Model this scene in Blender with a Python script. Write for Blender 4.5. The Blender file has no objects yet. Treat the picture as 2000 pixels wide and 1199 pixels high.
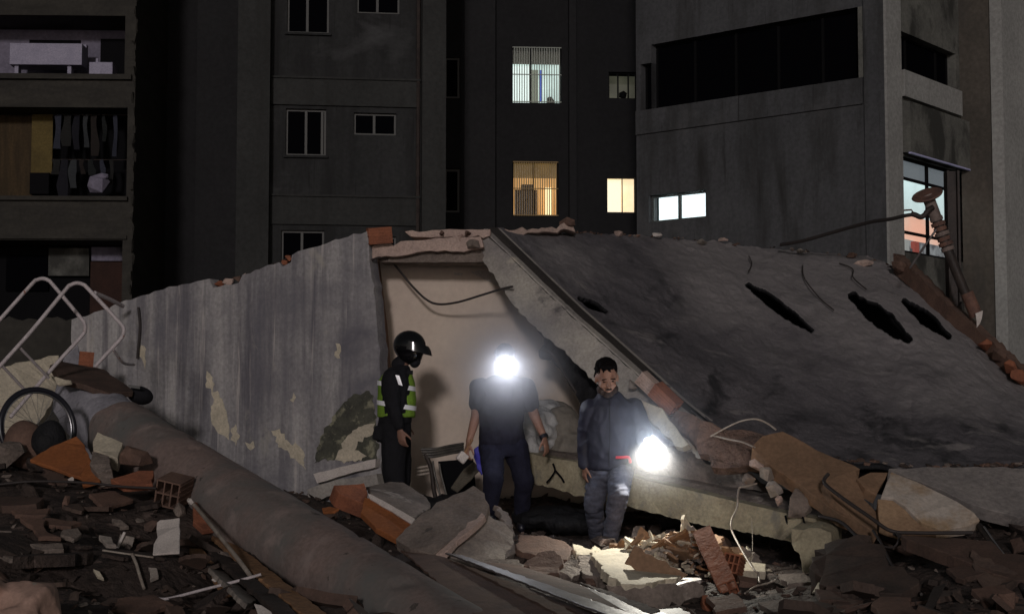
import bpy, bmesh, math, random
import numpy as np
from mathutils import Vector, Matrix, noise
R = math.radians
SC = bpy.context.scene
COL = SC.collection
rnd = random.Random(7)

# ---------------------------------------------------------------- camera
CAM = Vector((0, 0, 3.0)); PITCH = R(3.8); FOC = 3000.0
cd = bpy.data.cameras.new('camera'); cam = bpy.data.objects.new('camera', cd); COL.objects.link(cam)
cd.sensor_width = 36; cd.lens = 36 * FOC / 2000; cd.clip_start = 0.1; cd.clip_end = 500
cam.location = CAM; cam.rotation_euler = (R(90) + PITCH, 0, 0)
SC.camera = cam

# ---------------------------------------------------------------- sky, sun, exposure
SUN_EL, SUN_AZ = R(12), R(-4)        # street side light, from behind the photographer and to the left
w = bpy.data.worlds.new('World'); SC.world = w; w.use_nodes = True
nt = w.node_tree; bg = nt.nodes['Background']
sky = nt.nodes.new('ShaderNodeTexSky'); sky.sky_type = 'NISHITA'; sky.sun_disc = False
sky.sun_elevation = R(2.0); sky.sun_rotation = R(180) + SUN_AZ
hs = nt.nodes.new('ShaderNodeHueSaturation'); hs.inputs['Saturation'].default_value = .25; nt.links.new(sky.outputs[0], hs.inputs['Color']); nt.links.new(hs.outputs[0], bg.inputs[0]); bg.inputs[1].default_value = 0.05
sl = bpy.data.lights.new('sun', 'SUN'); sl.energy = 0.74; sl.angle = R(4.5); sl.color = (1.0, 0.92, 0.92)
so = bpy.data.objects.new('sun', sl); COL.objects.link(so)
sd = Vector((math.sin(SUN_AZ) * math.cos(SUN_EL), -math.cos(SUN_AZ) * math.cos(SUN_EL), math.sin(SUN_EL)))  # towards the light
so.rotation_euler = sd.to_track_quat('Z', 'Y').to_euler(); so.location = (-6, -10, 12)
SC.view_settings.view_transform = 'Standard'; SC.view_settings.look = 'None'
SC.view_settings.exposure = 0.0; SC.view_settings.gamma = 1.0
SC.cycles.volume_step_rate = 1.0; SC.cycles.max_bounces = 6; SC.cycles.volume_bounces = 0
SC.cycles.sample_clamp_indirect = 2.0

# ---------------------------------------------------------------- helpers
def ray(px, py):
    u = (px - 1000) / FOC; v = (599.5 - py) / FOC
    c, s = math.cos(PITCH), math.sin(PITCH)
    return Vector((u, c - v * s, s + v * c))
def P(px, py, Y):
    d = ray(px, py); return CAM + d * (Y / d.y)

WL = {}
def tag(o, label=None, cat=None, group=None, kind=None):
    if label: o['label'] = label
    if cat: o['category'] = cat
    if group: o['group'] = group
    if kind: o['kind'] = kind
    return o
def empty(name, loc, label, cat, group=None):
    o = bpy.data.objects.new(name, None); COL.objects.link(o); o.location = loc
    o.empty_display_size = .1
    WL[o.name] = Vector(loc); return tag(o, label, cat, group)

class MB:
    def __init__(s): s.v = []; s.f = []; s.m = []; s.mi = 0
    def add(s, vs, fs):
        n = len(s.v); s.v += [tuple(v) for v in vs]
        for f in fs: s.f.append(tuple(i + n for i in f)); s.m.append(s.mi)
    def obox(s, c, ax, ay, az):
        c, ax, ay, az = Vector(c), Vector(ax), Vector(ay), Vector(az)
        vs = [c + ax * i + ay * j + az * k for i in (-1, 1) for j in (-1, 1) for k in (-1, 1)]
        fs = [(0, 1, 3, 2), (4, 6, 7, 5), (0, 4, 5, 1), (2, 3, 7, 6), (0, 2, 6, 4), (1, 5, 7, 3)]
        if ax.cross(ay).dot(az) < 0: fs = [f[::-1] for f in fs]
        s.add(vs, fs)
    def box(s, c, size, rot=None):
        M = (rot or Matrix.Identity(3))
        s.obox(c, M @ Vector((size[0] / 2, 0, 0)), M @ Vector((0, size[1] / 2, 0)), M @ Vector((0, 0, size[2] / 2)))
    def loft(s, rings, seg=16, cap=True):
        # rings: (centre, ax, ay)
        n0 = len(s.v); vs = []; fs = []
        for c, ax, ay in rings:
            for k in range(seg):
                a = 2 * math.pi * k / seg
                vs.append(Vector(c) + Vector(ax) * math.cos(a) + Vector(ay) * math.sin(a))
        for i in range(len(rings) - 1):
            for k in range(seg):
                k2 = (k + 1) % seg
                fs.append((i * seg + k, i * seg + k2, (i + 1) * seg + k2, (i + 1) * seg + k))
        if cap:
            fs.append(tuple(range(seg))[::-1]); fs.append(tuple((len(rings) - 1) * seg + k for k in range(seg)))
        s.add(vs, fs)
    def capsule(s, p0, r0, p1, r1, seg=14, flat=1.0, ref=None):
        p0, p1 = Vector(p0), Vector(p1); d = (p1 - p0)
        L = max(d.length, 1e-5); d = d / L
        ref = Vector(ref) if ref is not None else (Vector((0, 1, 0)) if abs(d.y) < .9 else Vector((1, 0, 0)))
        ay = (ref - d * ref.dot(d)).normalized(); ax = ay.cross(d)
        rings = []
        for k in range(5):
            a = -math.pi / 2 + (math.pi / 2) * (k + .25) / 4.25
            rings.append((p0 + d * r0 * math.sin(a), ax * r0 * math.cos(a), ay * r0 * math.cos(a) * flat))
        for k in range(4, -1, -1):
            a = math.pi / 2 - (math.pi / 2) * (k + .25) / 4.25 if False else (math.pi / 2) * (1 - (k + .25) / 4.25)
            rings.append((p1 + d * r1 * math.sin(a), ax * r1 * math.cos(a), ay * r1 * math.cos(a) * flat))
        s.loft(rings, seg)
    def ell(s, c, rx, ry, rz, rot=None, seg=18):
        M = rot or Matrix.Identity(3); rings = []
        for k in range(12):
            a = -math.pi / 2 + math.pi * (k + .35) / 11.7
            rings.append((Vector(c) + M @ Vector((0, 0, rz * math.sin(a))), M @ Vector((rx * math.cos(a), 0, 0)), M @ Vector((0, ry * math.cos(a), 0))))
        s.loft(rings, seg)
    def tube(s, pts, r, seg=8, r1=None):
        pts = [Vector(p) for p in pts]; n = len(pts); rings = []; prev = None
        for i, p in enumerate(pts):
            d = (pts[min(i + 1, n - 1)] - pts[max(i - 1, 0)]).normalized()
            ref = prev if prev is not None else (Vector((0, 0, 1)) if abs(d.z) < .9 else Vector((1, 0, 0)))
            ay = (ref - d * ref.dot(d)).normalized(); prev = ay; ax = ay.cross(d)
            rr = r if r1 is None else r + (r1 - r) * i / (n - 1)
            rings.append((p, ax * rr, ay * rr))
        s.loft(rings, seg)
    def poly(s, pts, back, thick=None):
        # extruded polygon; back = extrusion vector
        n = len(pts); back = Vector(back)
        vs = [Vector(p) for p in pts] + [Vector(p) + back for p in pts]
        fs = [tuple(range(n)), tuple(range(2 * n - 1, n - 1, -1))]
        for i in range(n):
            j = (i + 1) % n; fs.append((j, i, n + i, n + j))
        s.add(vs, fs)
    def hull(s, c, size, seed, n=14, rot=None, flat=0):
        r = random.Random(seed); bm = bmesh.new(); M = rot or Matrix.Identity(3)
        for _ in range(n):
            v = Vector((r.gauss(0, 1), r.gauss(0, 1), r.gauss(0, 1))).normalized() * r.uniform(.75, 1)
            if flat: v = Vector([max(-flat, min(flat, q)) for q in v])
            bm.verts.new(Vector(c) + M @ Vector((v.x * size[0] / 2, v.y * size[1] / 2, v.z * size[2] / 2)))
        res = bmesh.ops.convex_hull(bm, input=bm.verts)
        bmesh.ops.delete(bm, geom=[g for g in res['geom_interior'] if isinstance(g, bmesh.types.BMVert)], context='VERTS')
        bm.verts.index_update()
        s.add([v.co.copy() for v in bm.verts], [tuple(v.index for v in f.verts) for f in bm.faces]); bm.free()

def obj(name, mb, mat, parent=None, smooth=False, bevel=0, fix=True, tri=False):
    mats = mat if isinstance(mat, (list, tuple)) else [mat]
    vs = [Vector(v) for v in mb.v]
    if parent is None:
        xs = [v.x for v in vs]; ys = [v.y for v in vs]; zs = [v.z for v in vs]
        loc = Vector(((min(xs) + max(xs)) / 2, (min(ys) + max(ys)) / 2, min(zs)))
        off = loc
    else:
        off = WL[parent.name]; loc = Vector((0, 0, 0))
    me = bpy.data.meshes.new(name)
    me.from_pydata([v - off for v in vs], [], mb.f)
    for i, m in enumerate(mats): me.materials.append(m)
    if len(mats) > 1:
        me.polygons.foreach_set('material_index', mb.m)
    o = bpy.data.objects.new(name, me); COL.objects.link(o); o.location = loc
    if parent is not None: o.parent = parent
    WL[o.name] = off.copy()
    if fix or tri:
        bm = bmesh.new(); bm.from_mesh(me)
        if tri: bmesh.ops.triangulate(bm, faces=[f for f in bm.faces if len(f.verts) > 4])
        bmesh.ops.recalc_face_normals(bm, faces=bm.faces); bm.to_mesh(me); bm.free()
    if smooth:
        me.polygons.foreach_set('use_smooth', [True] * len(me.polygons))
        if smooth != 'all':
            try: me.set_sharp_from_angle(angle=R(50))
            except Exception: pass
    if bevel:
        md = o.modifiers.new('bevel', 'BEVEL'); md.width = bevel; md.segments = 2; md.limit_method = 'ANGLE'; md.angle_limit = R(40)
    return o

def catmull(pts, n=6):
    pts = [Vector(p) for p in pts]; out = []
    for i in range(len(pts) - 1):
        p0 = pts[max(i - 1, 0)]; p1 = pts[i]; p2 = pts[i + 1]; p3 = pts[min(i + 2, len(pts) - 1)]
        for k in range(n):
            t = k / n
            out.append(0.5 * ((2 * p1) + (p2 - p0) * t + (2 * p0 - 5 * p1 + 4 * p2 - p3) * t * t + (3 * p1 - p0 - 3 * p2 + p3) * t ** 3))
    out.append(pts[-1]); return out

def jag(pts, step=.07, amp=.012, seed=1):
    r = random.Random(seed); out = []
    n = len(pts); c = sum(pts, Vector()) / n
    nrm = Vector((0, 0, 0))
    for i in range(n): nrm += (pts[i] - c).cross(pts[(i + 1) % n] - c)
    nrm.normalize()
    for i in range(n):
        a, b = pts[i], pts[(i + 1) % n]; L = (b - a).length; k = max(1, int(L / step))
        side = (b - a).cross(nrm).normalized()
        for j in range(k):
            t = (j + (r.uniform(-.3, .3) if j else 0)) / k
            out.append(a.lerp(b, t) + side * (r.gauss(0, amp)))
    return out, nrm
def grounded(pix, m=.04):
    '''pull an outline that would sink under the heap forward until it clears the ground'''
    if 'gp' not in globals(): return pix
    sh = min(0, min(gp(x, y, .03).y - m - Y for x, y, Y in pix[:]))
    return [(x, y, Y + sh) for x, y, Y in pix] if sh > -1.6 else pix
def slab(name, pix, thick, mat, seed=1, step=.07, amp=.012, parent=None, up=False, bevel=.006, down=None):
    """broken sheet whose near face has the given outline; pix = (px, py, Y)"""
    pix = grounded(pix)
    pts = [P(*p) for p in pix]
    pts, nrm = jag(pts, step, amp, seed)
    c = sum(pts, Vector()) / len(pts)
    if nrm.dot(c - CAM) < 0: nrm = -nrm
    if down is not None: nrm = Vector(down).normalized()
    mb = MB(); mb.poly(pts, nrm * thick)
    o = obj(name, mb, mat, parent, tri=True, bevel=bevel)
    return o

# ---------------------------------------------------------------- materials
def new_mat(name):
    m = bpy.data.materials.new(name); m.use_nodes = True
    return m, m.node_tree, m.node_tree.nodes['Principled BSDF']
def surf(name, c1, c2=None, rough=.85, scale=3.0, squash=(1, 1, 1), detail=8, lo=.35, hi=.65, bump=.25, bscale=25, bdist=.01,
         metal=0, spots=(), dist=0.0, coarse=2.2, grain=1.0):
    m, t, b = new_mat(name)
    L = t.links.new
    tc = t.nodes.new('ShaderNodeTexCoord')
    def mapped(s):
        mp = t.nodes.new('ShaderNodeMapping'); mp.inputs['Scale'].default_value = s
        L(tc.outputs['Object'], mp.inputs[0]); return mp.outputs[0]
    def nz(vec, sc, det=8, dis=0.0):
        n = t.nodes.new('ShaderNodeTexNoise'); n.inputs['Scale'].default_value = sc; n.inputs['Detail'].default_value = det
        n.inputs['Roughness'].default_value = .62; n.inputs['Distortion'].default_value = dis
        L(vec, n.inputs['Vector']); return n.outputs[0]
    def ramp(fac, a, b_, ca=(0, 0, 0, 1), cb=(1, 1, 1, 1)):
        r_ = t.nodes.new('ShaderNodeValToRGB'); r_.color_ramp.elements[0].position = a; r_.color_ramp.elements[1].position = b_
        r_.color_ramp.elements[0].color = ca; r_.color_ramp.elements[1].color = cb
        L(fac, r_.inputs[0]); return r_.outputs[0]
    c2 = c2 or tuple(x * .7 for x in c1)
    col = ramp(nz(mapped(squash), scale, detail, dist), lo, hi, (*c1, 1), (*c2, 1))
    # fine grain
    g = ramp(nz(mapped((1, 1, 1)), bscale * 1.7, 4), .25, .75, (1 - .28 * grain,) * 3 + (1,), (1 + .2 * grain,) * 3 + (1,))
    mx = t.nodes.new('ShaderNodeMixRGB'); mx.blend_type = 'MULTIPLY'; mx.inputs[0].default_value = 1
    L(col, mx.inputs[1]); L(g, mx.inputs[2]); col = mx.outputs[0]
    for (sc_, ssc, ssq, a, b_) in spots:
        f = ramp(nz(mapped(ssq), ssc, 6, .3), a, b_)
        mx = t.nodes.new('ShaderNodeMixRGB'); L(f, mx.inputs[0]); L(col, mx.inputs[1]); mx.inputs[2].default_value = (*sc_, 1)
        col = mx.outputs[0]
    L(col, b.inputs['Base Color']); b.inputs['Roughness'].default_value = rough; b.inputs['Metallic'].default_value = metal
    b.inputs['Specular IOR Level'].default_value = .3 if not metal else .5
    if bump:
        bp = t.nodes.new('ShaderNodeBump'); bp.inputs['Strength'].default_value = bump; bp.inputs['Distance'].default_value = bdist
        h1 = nz(mapped((1, 1, 1)), bscale, 6); h2 = nz(mapped((1, 1, 1)), bscale * .22, 5, .4)
        ma = t.nodes.new('ShaderNodeMath'); ma.operation = 'MULTIPLY_ADD'; ma.inputs[1].default_value = coarse; L(h2, ma.inputs[0]); L(h1, ma.inputs[2]); h = ma.outputs[0]
        L(h, bp.inputs['Height']); L(bp.outputs[0], b.inputs['Normal'])
    return m
def plain(name, c, rough=.6, metal=0, spec=.4):
    m, t, b = new_mat(name); b.inputs['Base Color'].default_value = (*c, 1); b.inputs['Roughness'].default_value = rough
    b.inputs['Metallic'].default_value = metal; b.inputs['Specular IOR Level'].default_value = spec; return m
def glow(name, c, s, c2=None, scale=1.5, sq=(1, 1, 1)):
    m, t, b = new_mat(name); b.inputs['Base Color'].default_value = (*[x * .6 for x in c], 1)
    b.inputs['Emission Color'].default_value = (*c, 1); b.inputs['Emission Strength'].default_value = s
    if c2:
        tc = t.nodes.new('ShaderNodeTexCoord'); mp = t.nodes.new('ShaderNodeMapping'); mp.inputs['Scale'].default_value = sq
        n = t.nodes.new('ShaderNodeTexNoise'); n.inputs['Scale'].default_value = scale; n.inputs['Detail'].default_value = 3
        r_ = t.nodes.new('ShaderNodeValToRGB'); r_.color_ramp.elements[0].position = .38; r_.color_ramp.elements[1].position = .62
        r_.color_ramp.elements[0].color = (*c, 1); r_.color_ramp.elements[1].color = (*c2, 1)
        t.links.new(tc.outputs['Object'], mp.inputs[0]); t.links.new(mp.outputs[0], n.inputs[0]); t.links.new(n.outputs[0], r_.inputs[0])
        t.links.new(r_.outputs[0], b.inputs['Emission Color'])
    return m
def glassy(name, tint=(1, 1, 1), f=.08):
    m, t, b = new_mat(name); t.nodes.remove(b)
    out = t.nodes['Material Output']; tr = t.nodes.new('ShaderNodeBsdfTransparent'); tr.inputs[0].default_value = (*tint, 1)
    gl = t.nodes.new('ShaderNodeBsdfGlossy'); gl.inputs['Roughness'].default_value = .05; mx = t.nodes.new('ShaderNodeMixShader')
    mx.inputs[0].default_value = f; t.links.new(tr.outputs[0], mx.inputs[1]); t.links.new(gl.outputs[0], mx.inputs[2])
    t.links.new(mx.outputs[0], out.inputs[0]); return m

K = {}
K['conc_mid'] = surf('grimy_concrete', (.034, .035, .035), (.022, .023, .023), scale=.5, bscale=6, spots=[((.015, .015, .015), .7, (3, 3, .3), .47, .68), ((.060, .061, .062), .45, (1, 1, 1.6), .56, .72), ((.012, .012, .012), 2.2, (5, 5, .18), .60, .72)])
K['conc_pillar'] = surf('pillar_concrete', (.040, .041, .039), (.027, .028, .027), scale=.4, bscale=6, spots=[((.02, .02, .018), .8, (3, 3, .25), .52, .8)])
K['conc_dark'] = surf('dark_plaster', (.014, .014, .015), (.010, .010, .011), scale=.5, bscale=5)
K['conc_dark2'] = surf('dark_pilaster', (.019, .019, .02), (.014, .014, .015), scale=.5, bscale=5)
K['conc_right'] = surf('grey_render', (.088, .090, .094), (.064, .066, .070), scale=.35, bscale=7, spots=[((.034, .034, .033), .9, (2, 2, .35), .48, .72), ((.10, .10, .10), .4, (1, 1, 1.5), .58, .74), ((.03, .03, .03), 2.4, (5, 5, .2), .62, .72), ((.075, .072, .066), .35, (1, 1, 9), .66, .72)])
K['conc_rlit'] = surf('lit_corner_render', (.36, .36, .34), (.27, .27, .255), scale=.4, bscale=7, spots=[((.16, .16, .14), .8, (2, 2, .4), .6, .8)])  # paler than the other walls: light from the right put into the colour
K['conc_rtower'] = surf('stained_tower_render', (.115, .10, .082), (.075, .067, .056), scale=.35, bscale=6, spots=[((.06, .055, .05), .6, (2, 2, .5), .55, .75)])
K['parapet'] = surf('mouldy_parapet', (.17, .17, .15), (.10, .10, .09), scale=.9, bscale=8, spots=[((.045, .045, .04), 1.2, (1, 1, .6), .5, .62)])
K['left_white'] = surf('dirty_white_plaster', (.22, .20, .26), (.15, .14, .185), scale=1.2, bscale=8, spots=[((.04, .04, .045), 1.5, (1, 1, .6), .58, .72)])
K['left_conc'] = surf('balcony_concrete', (.050, .046, .038), (.031, .029, .025), scale=.8, squash=(1, 1, 3), bscale=7, spots=[((.028, .026, .022), .9, (.5, .5, 4), .5, .7)])
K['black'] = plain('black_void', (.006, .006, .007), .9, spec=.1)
K['darkroom'] = plain('unlit_room', (.012, .012, .013), .9, spec=.1)
K['pane'] = plain('dark_window_glass', (.003, .003, .004), .6, spec=0.0)
K['frame'] = plain('aluminium_frame', (.085, .085, .08), .6)
K['dframe'] = plain('dark_frame', (.006, .006, .0065), .8, spec=.1)
K['clear'] = glassy('clear_glass')
K['concrete'] = surf('pale_concrete', (.40, .35, .30), (.24, .205, .18), scale=3, bscale=26, bump=.6, bdist=.02, spots=[((.15, .13, .12), 2, (1, 1, 1), .58, .72)])
K['concrete2'] = surf('grey_rubble_concrete', (.27, .22, .185), (.13, .105, .09), scale=2.5, dist=.5, bscale=24, bump=.7, bdist=.022, spots=[((.36, .31, .27), 4, (1, 1, 1), .60, .66), ((.09, .075, .065), 7, (1, 1, 1), .62, .68)])
K['conc_beige'] = surf('beige_slab_edge', (.42, .37, .25), (.27, .235, .165), scale=2.5, bscale=22, bump=.6, bdist=.02, spots=[((.14, .12, .085), 3, (1, 1, 1), .6, .7), ((.20, .185, .15), 5, (1, 1, .5), .6, .7)])
K['wall_weather'] = surf('weathered_grey_wall', (.46, .44, .425), (.16, .155, .17), scale=1.0, squash=(4.2, 4.2, .25), lo=.30, hi=.70, bscale=18, bump=.3,
    spots=[((.095, .09, .105), 1.3, (5, 5, .35), .52, .72), ((.50, .46, .43), 2.6, (4.5, 4.5, .22), .60, .70), ((.13, .125, .145), .6, (1, 1, 1.3), .48, .66), ((.36, .34, .30), 2.2, (1.6, 1.6, .9), .60, .74)])
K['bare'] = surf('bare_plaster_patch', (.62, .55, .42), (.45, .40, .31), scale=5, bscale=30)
K['mould'] = surf('mould_stain', (.10, .10, .075), (.055, .055, .045), scale=6, bscale=30, spots=[((.27, .26, .18), 7, (1, 1, 1), .55, .65)])
K['interior'] = surf('beige_interior_plaster', (.68, .58, .48), (.58, .48, .40), scale=1.2, bscale=10, bump=.10, coarse=.6, grain=.3, spots=[((.28, .235, .20), 3, (1, 1, 1), .66, .8)])
K['scrape'] = surf('scraped_white_plaster', (.58, .52, .47), (.45, .40, .36), scale=5, bscale=40)
K['jamb'] = surf('brown_door_jamb', (.21, .12, .075), (.11, .065, .045), scale=3, squash=(3, 3, .6), bscale=25)
K['beam'] = surf('stained_beam_concrete', (.42, .39, .34), (.24, .22, .21), scale=1.8, bscale=24, bump=.4, spots=[((.085, .08, .08), 3.0, (1, 1, 1), .60, .70), ((.50, .45, .36), 2, (1, 1, 1), .62, .7)])
K['pink'] = surf('pinkish_mortar', (.56, .42, .35), (.40, .30, .26), scale=4, bscale=30, bump=.5, bdist=.02, spots=[((.20, .13, .10), 5, (1, 1, 1), .62, .68)])
K['roof'] = surf('tarred_roof_screed', (.165, .152, .160), (.072, .067, .073), scale=1.1, squash=(1, 1, 1), dist=1.2, lo=.3, hi=.7, bscale=26, bump=.7, bdist=.02, coarse=1.6,
    spots=[((.035, .034, .037), 2.5, (1, .5, 1), .56, .68), ((.20, .185, .18), 3.4, (.5, 1.2, .6), .60, .70)])
K['roof_pale'] = surf('worn_roof_screed', (.27, .245, .225), (.17, .155, .15), scale=1.6, dist=1, bscale=16, bump=.6, bdist=.02, spots=[((.10, .09, .09), 2.6, (1, 1, 1), .56, .68)])
K['brown_slab'] = surf('ochre_floor_slab', (.27, .165, .10), (.19, .12, .075), scale=1.6, bscale=20, bump=.2)
K['clay'] = surf('hollow_clay_brick', (.34, .125, .065), (.22, .085, .05), scale=6, bscale=40, bump=.4)
K['clay_d'] = surf('dusty_clay_brick', (.19, .115, .085), (.115, .072, .056), scale=6, bscale=40, bump=.4)
K['orange'] = surf('orange_panel', (.36, .125, .04), (.25, .09, .035), scale=2, bscale=25, bump=.15)
K['rust_col'] = surf('painted_round_column', (.27, .20, .175), (.18, .14, .125), scale=1.1, squash=(1, 1, 1), dist=.6, bscale=18, bump=.3, bdist=.015, coarse=1,
    spots=[((.15, .15, .14), 1.1, (1, 1, 1), .46, .66), ((.32, .255, .23), 3.2, (1, 1, 1), .55, .72), ((.08, .068, .06), 9, (1, 1, 1), .65, .69), ((.13, .09, .08), 2.0, (1, 1, 1), .60, .72)])
K['core'] = surf('blue_grey_plaster', (.34, .33, .36), (.22, .215, .24), scale=3, bscale=20, bump=.4, spots=[((.15, .14, .15), 5, (1, 1, 1), .58, .68)])
K['soil'] = surf('dark_rubble_dust', (.072, .052, .043), (.034, .026, .023), scale=3, bscale=14, bump=.9, bdist=.04, spots=[((.18, .13, .11), 4, (1, 1, 1), .62, .70)])
K['white_paint'] = surf('chipped_white_paint', (.60, .54, .54), (.45, .40, .40), scale=12, bscale=60, rough=.5, bump=.1, spots=[((.26, .09, .04), 6, (1, 1, 1), .62, .66)])
K['white'] = surf('dusty_white_tile', (.66, .60, .55), (.52, .47, .43), scale=6, bscale=60, rough=.5, bump=.1)
K['steel'] = surf('galvanised_sheet', (.22, .20, .20), (.12, .105, .10), scale=3, squash=(1, 1, 1), bscale=30, rough=.42, metal=.5, bump=.2)
K['dark_steel'] = surf('rusty_dark_steel', (.05, .038, .032), (.028, .022, .02), scale=6, bscale=40, rough=.55, bump=.3)
K['rust'] = surf('rusty_cast_pipe', (.20, .105, .075), (.10, .06, .05), scale=8, bscale=40, rough=.75, bump=.4)
K['pipe'] = surf('dusty_vent_pipe', (.24, .19, .165), (.16, .12, .105), scale=8, bscale=40, rough=.7, bump=.3)
K['cable'] = plain('dark_cable', (.035, .028, .026), .6)
K['rod'] = surf('pale_conduit', (.42, .37, .31), (.27, .22, .18), scale=10, bscale=60, rough=.5)
K['rubber'] = plain('black_rubber', (.015, .015, .022), .35, spec=.5)
K['chrome'] = plain('spoke_metal', (.5, .5, .52), .3, metal=1)
K['wood'] = surf('splintered_wood', (.36, .20, .10), (.22, .12, .065), scale=3, squash=(8, 8, .8), bscale=30, bump=.4)
K['plastic'] = surf('crumpled_plastic', (.55, .55, .54), (.36, .36, .35), scale=3, bscale=9, rough=.2, bump=1.0, bdist=.03)
K['fallen_tile'] = surf('broken_tile', (.125, .085, .066), (.07, .05, .042), scale=3, bscale=30, bump=.4)
K['screed'] = surf('brown_screed', (.20, .125, .095), (.10, .07, .058), scale=3, dist=1, bscale=20, bump=.9, bdist=.03, spots=[((.26, .20, .16), 4, (1, 1, 1), .60, .66)])
K['tarp_shade'] = surf('tarp_and_hole_shade', (.014, .014, .016), (.008, .008, .009), scale=4, bscale=8, rough=.75, bump=.8, bdist=.04)  # tarpaulin black, also painted as shade inside the roof openings
K['shade_edge'] = surf('shaded_beam_top', (.055, .047, .042), (.032, .028, .026), scale=3, bscale=20, bump=.6)  # dark brown: shade on the beam's top side put into the colour
K['blackcloth'] = surf('black_cloth', (.012, .012, .015), (.007, .007, .009), scale=5, bscale=30, rough=.9, bump=.3)
K['navy'] = surf('navy_tshirt', (.022, .022, .038), (.014, .014, .026), scale=5, bscale=25, rough=.9, bump=.4)
K['navyj'] = surf('dark_work_trousers', (.016, .017, .035), (.010, .010, .022), scale=6, bscale=25, rough=.9, bump=.4)
K['jacket'] = surf('navy_windbreaker', (.032, .033, .054), (.020, .021, .036), scale=5, bscale=14, rough=.6, bump=.5)
K['jeans'] = surf('grey_blue_jeans', (.11, .115, .15), (.06, .064, .088), scale=7, squash=(1, 1, 3), bscale=30, rough=.85, bump=.4)
K['skin'] = surf('skin', (.34, .19, .135), (.28, .15, .105), scale=9, bscale=60, rough=.55, bump=.05)
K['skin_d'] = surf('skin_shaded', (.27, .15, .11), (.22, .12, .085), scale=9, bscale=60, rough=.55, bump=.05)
K['hair'] = plain('black_hair', (.006, .005, .005), .95, spec=.08)
K['beard'] = surf('beard_stubble', (.055, .036, .030), (.03, .02, .018), scale=40, bscale=90, bump=.3)
K['helmet'] = plain('glossy_black_helmet', (.006, .006, .007), .14, spec=.6)
K['hiviz'] = surf('hi_vis_yellow', (.22, .36, .04), (.15, .27, .03), scale=5, bscale=30, rough=.7)
K['reflect'] = plain('reflective_tape', (.93, .93, .95), .35, spec=.8)
K['red'] = plain('red_fabric', (.65, .03, .05), .5)
K['blue'] = plain('blue_plastic', (.05, .045, .42), .5)
K['yellow'] = surf('faded_yellow_sheet', (.13, .095, .03), (.085, .062, .02), scale=2, bscale=10)
K['ochre_d'] = surf('brown_curtain', (.07, .045, .02), (.04, .027, .013), scale=2, squash=(5, 5, .5), bscale=10)
K['tank'] = surf('white_laundry_tank', (.32, .30, .39), (.26, .245, .33), scale=3, bscale=20, rough=.5)
K['bronze'] = surf('dark_red_door', (.045, .02, .014), (.03, .014, .01), scale=3, bscale=12)
K['chip_dark'] = surf('dusty_chip', (.085, .060, .048), (.045, .034, .029), scale=4, bscale=30)
K['chip_brown'] = surf('brown_chip', (.12, .075, .058), (.07, .048, .038), scale=4, bscale=30)
# ================================================================ ground, terrain
def ground():
    mb = MB(); mb.add([(-150, -40, 0), (150, -40, 0), (150, 200, 0), (-150, 200, 0)], [(0, 1, 2, 3)])
    tag(obj('ground', mb, K['soil'], fix=False), kind='structure')
ground()
CTRL = [(780, 1012, 13.8), (985, 1040, 13.3), (1190, 1064, 12.5), (1200, 1078, 11.7), (1330, 1090, 11.6), (1420, 1135, 10.9), (1290, 1172, 10.4),
        (1500, 1150, 11.0), (1600, 1110, 11.8), (700, 1199, 9.8), (1000, 1199, 9.9), (1300, 1199, 9.9), (900, 1080, 11.8), (1050, 1090, 11.8),
        (1700, 1150, 10.2), (1900, 1100, 10.8), (1900, 1190, 9.4), (1980, 1020, 12.5), (1750, 1060, 11.8), (2050, 980, 13),
        (20, 915, 11.6), (150, 955, 11.2), (300, 985, 11.0), (60, 1030, 9.8), (250, 1080, 9.7), (400, 1080, 10.3), (60, 1150, 8.6), (300, 1190, 8.9), (500, 1199, 9.3),
        (120, 900, 12.4), (-150, 900, 12.5), (-200, 1100, 9.5), (640, 1010, 12.6), (700, 1000, 13.4), (900, 1000, 14.5), (1000, 970, 15.2), (1100, 1040, 13.5), (1450, 1060, 13.0), (500, 960, 14.2), (200, 900, 14.5)]
CP = [P(*c) for c in CTRL] + [Vector((x, 5.5, 1.45)) for x in (-5, -2.5, 0, 2.5, 5)] + [Vector((x, 3, 1.4)) for x in (-6, -3, 0, 3, 6)] + [Vector((x, 0, 1.3)) for x in (-6, -2, 2, 6)] \
    + [Vector((x, 16.5, 1.9)) for x in (-4, -1, 2, 5)] + [Vector((x, 20, .9)) for x in (-9, -5, 0, 5, 9)] + [Vector((x, 24, -.3)) for x in (-10, -5, 0, 5, 10)] \
    + [Vector((x, y, -.3)) for x in (-13, 13) for y in (0, 6, 12, 18)] + [Vector((x, -6, -.3)) for x in (-10, -3, 3, 10)]
CA = np.array([tuple(p) for p in CP])
def base_z(x, y):
    x = np.asarray(x, float); y = np.asarray(y, float)
    d2 = (x[..., None] - CA[:, 0]) ** 2 + (y[..., None] - CA[:, 1]) ** 2 + .03
    wt = d2 ** -1.7
    return (wt * CA[:, 2]).sum(-1) / wt.sum(-1)
def tz(x, y):
    z = float(base_z(x, y))
    n = noise.fractal(Vector((x * 1.6, y * 1.6, 3.1)), 1.0, 2.1, 5)
    n2 = abs(noise.noise(Vector((x * 4.3, y * 4.3, 9))))
    return z + n * .055 - n2 * .05
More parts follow.
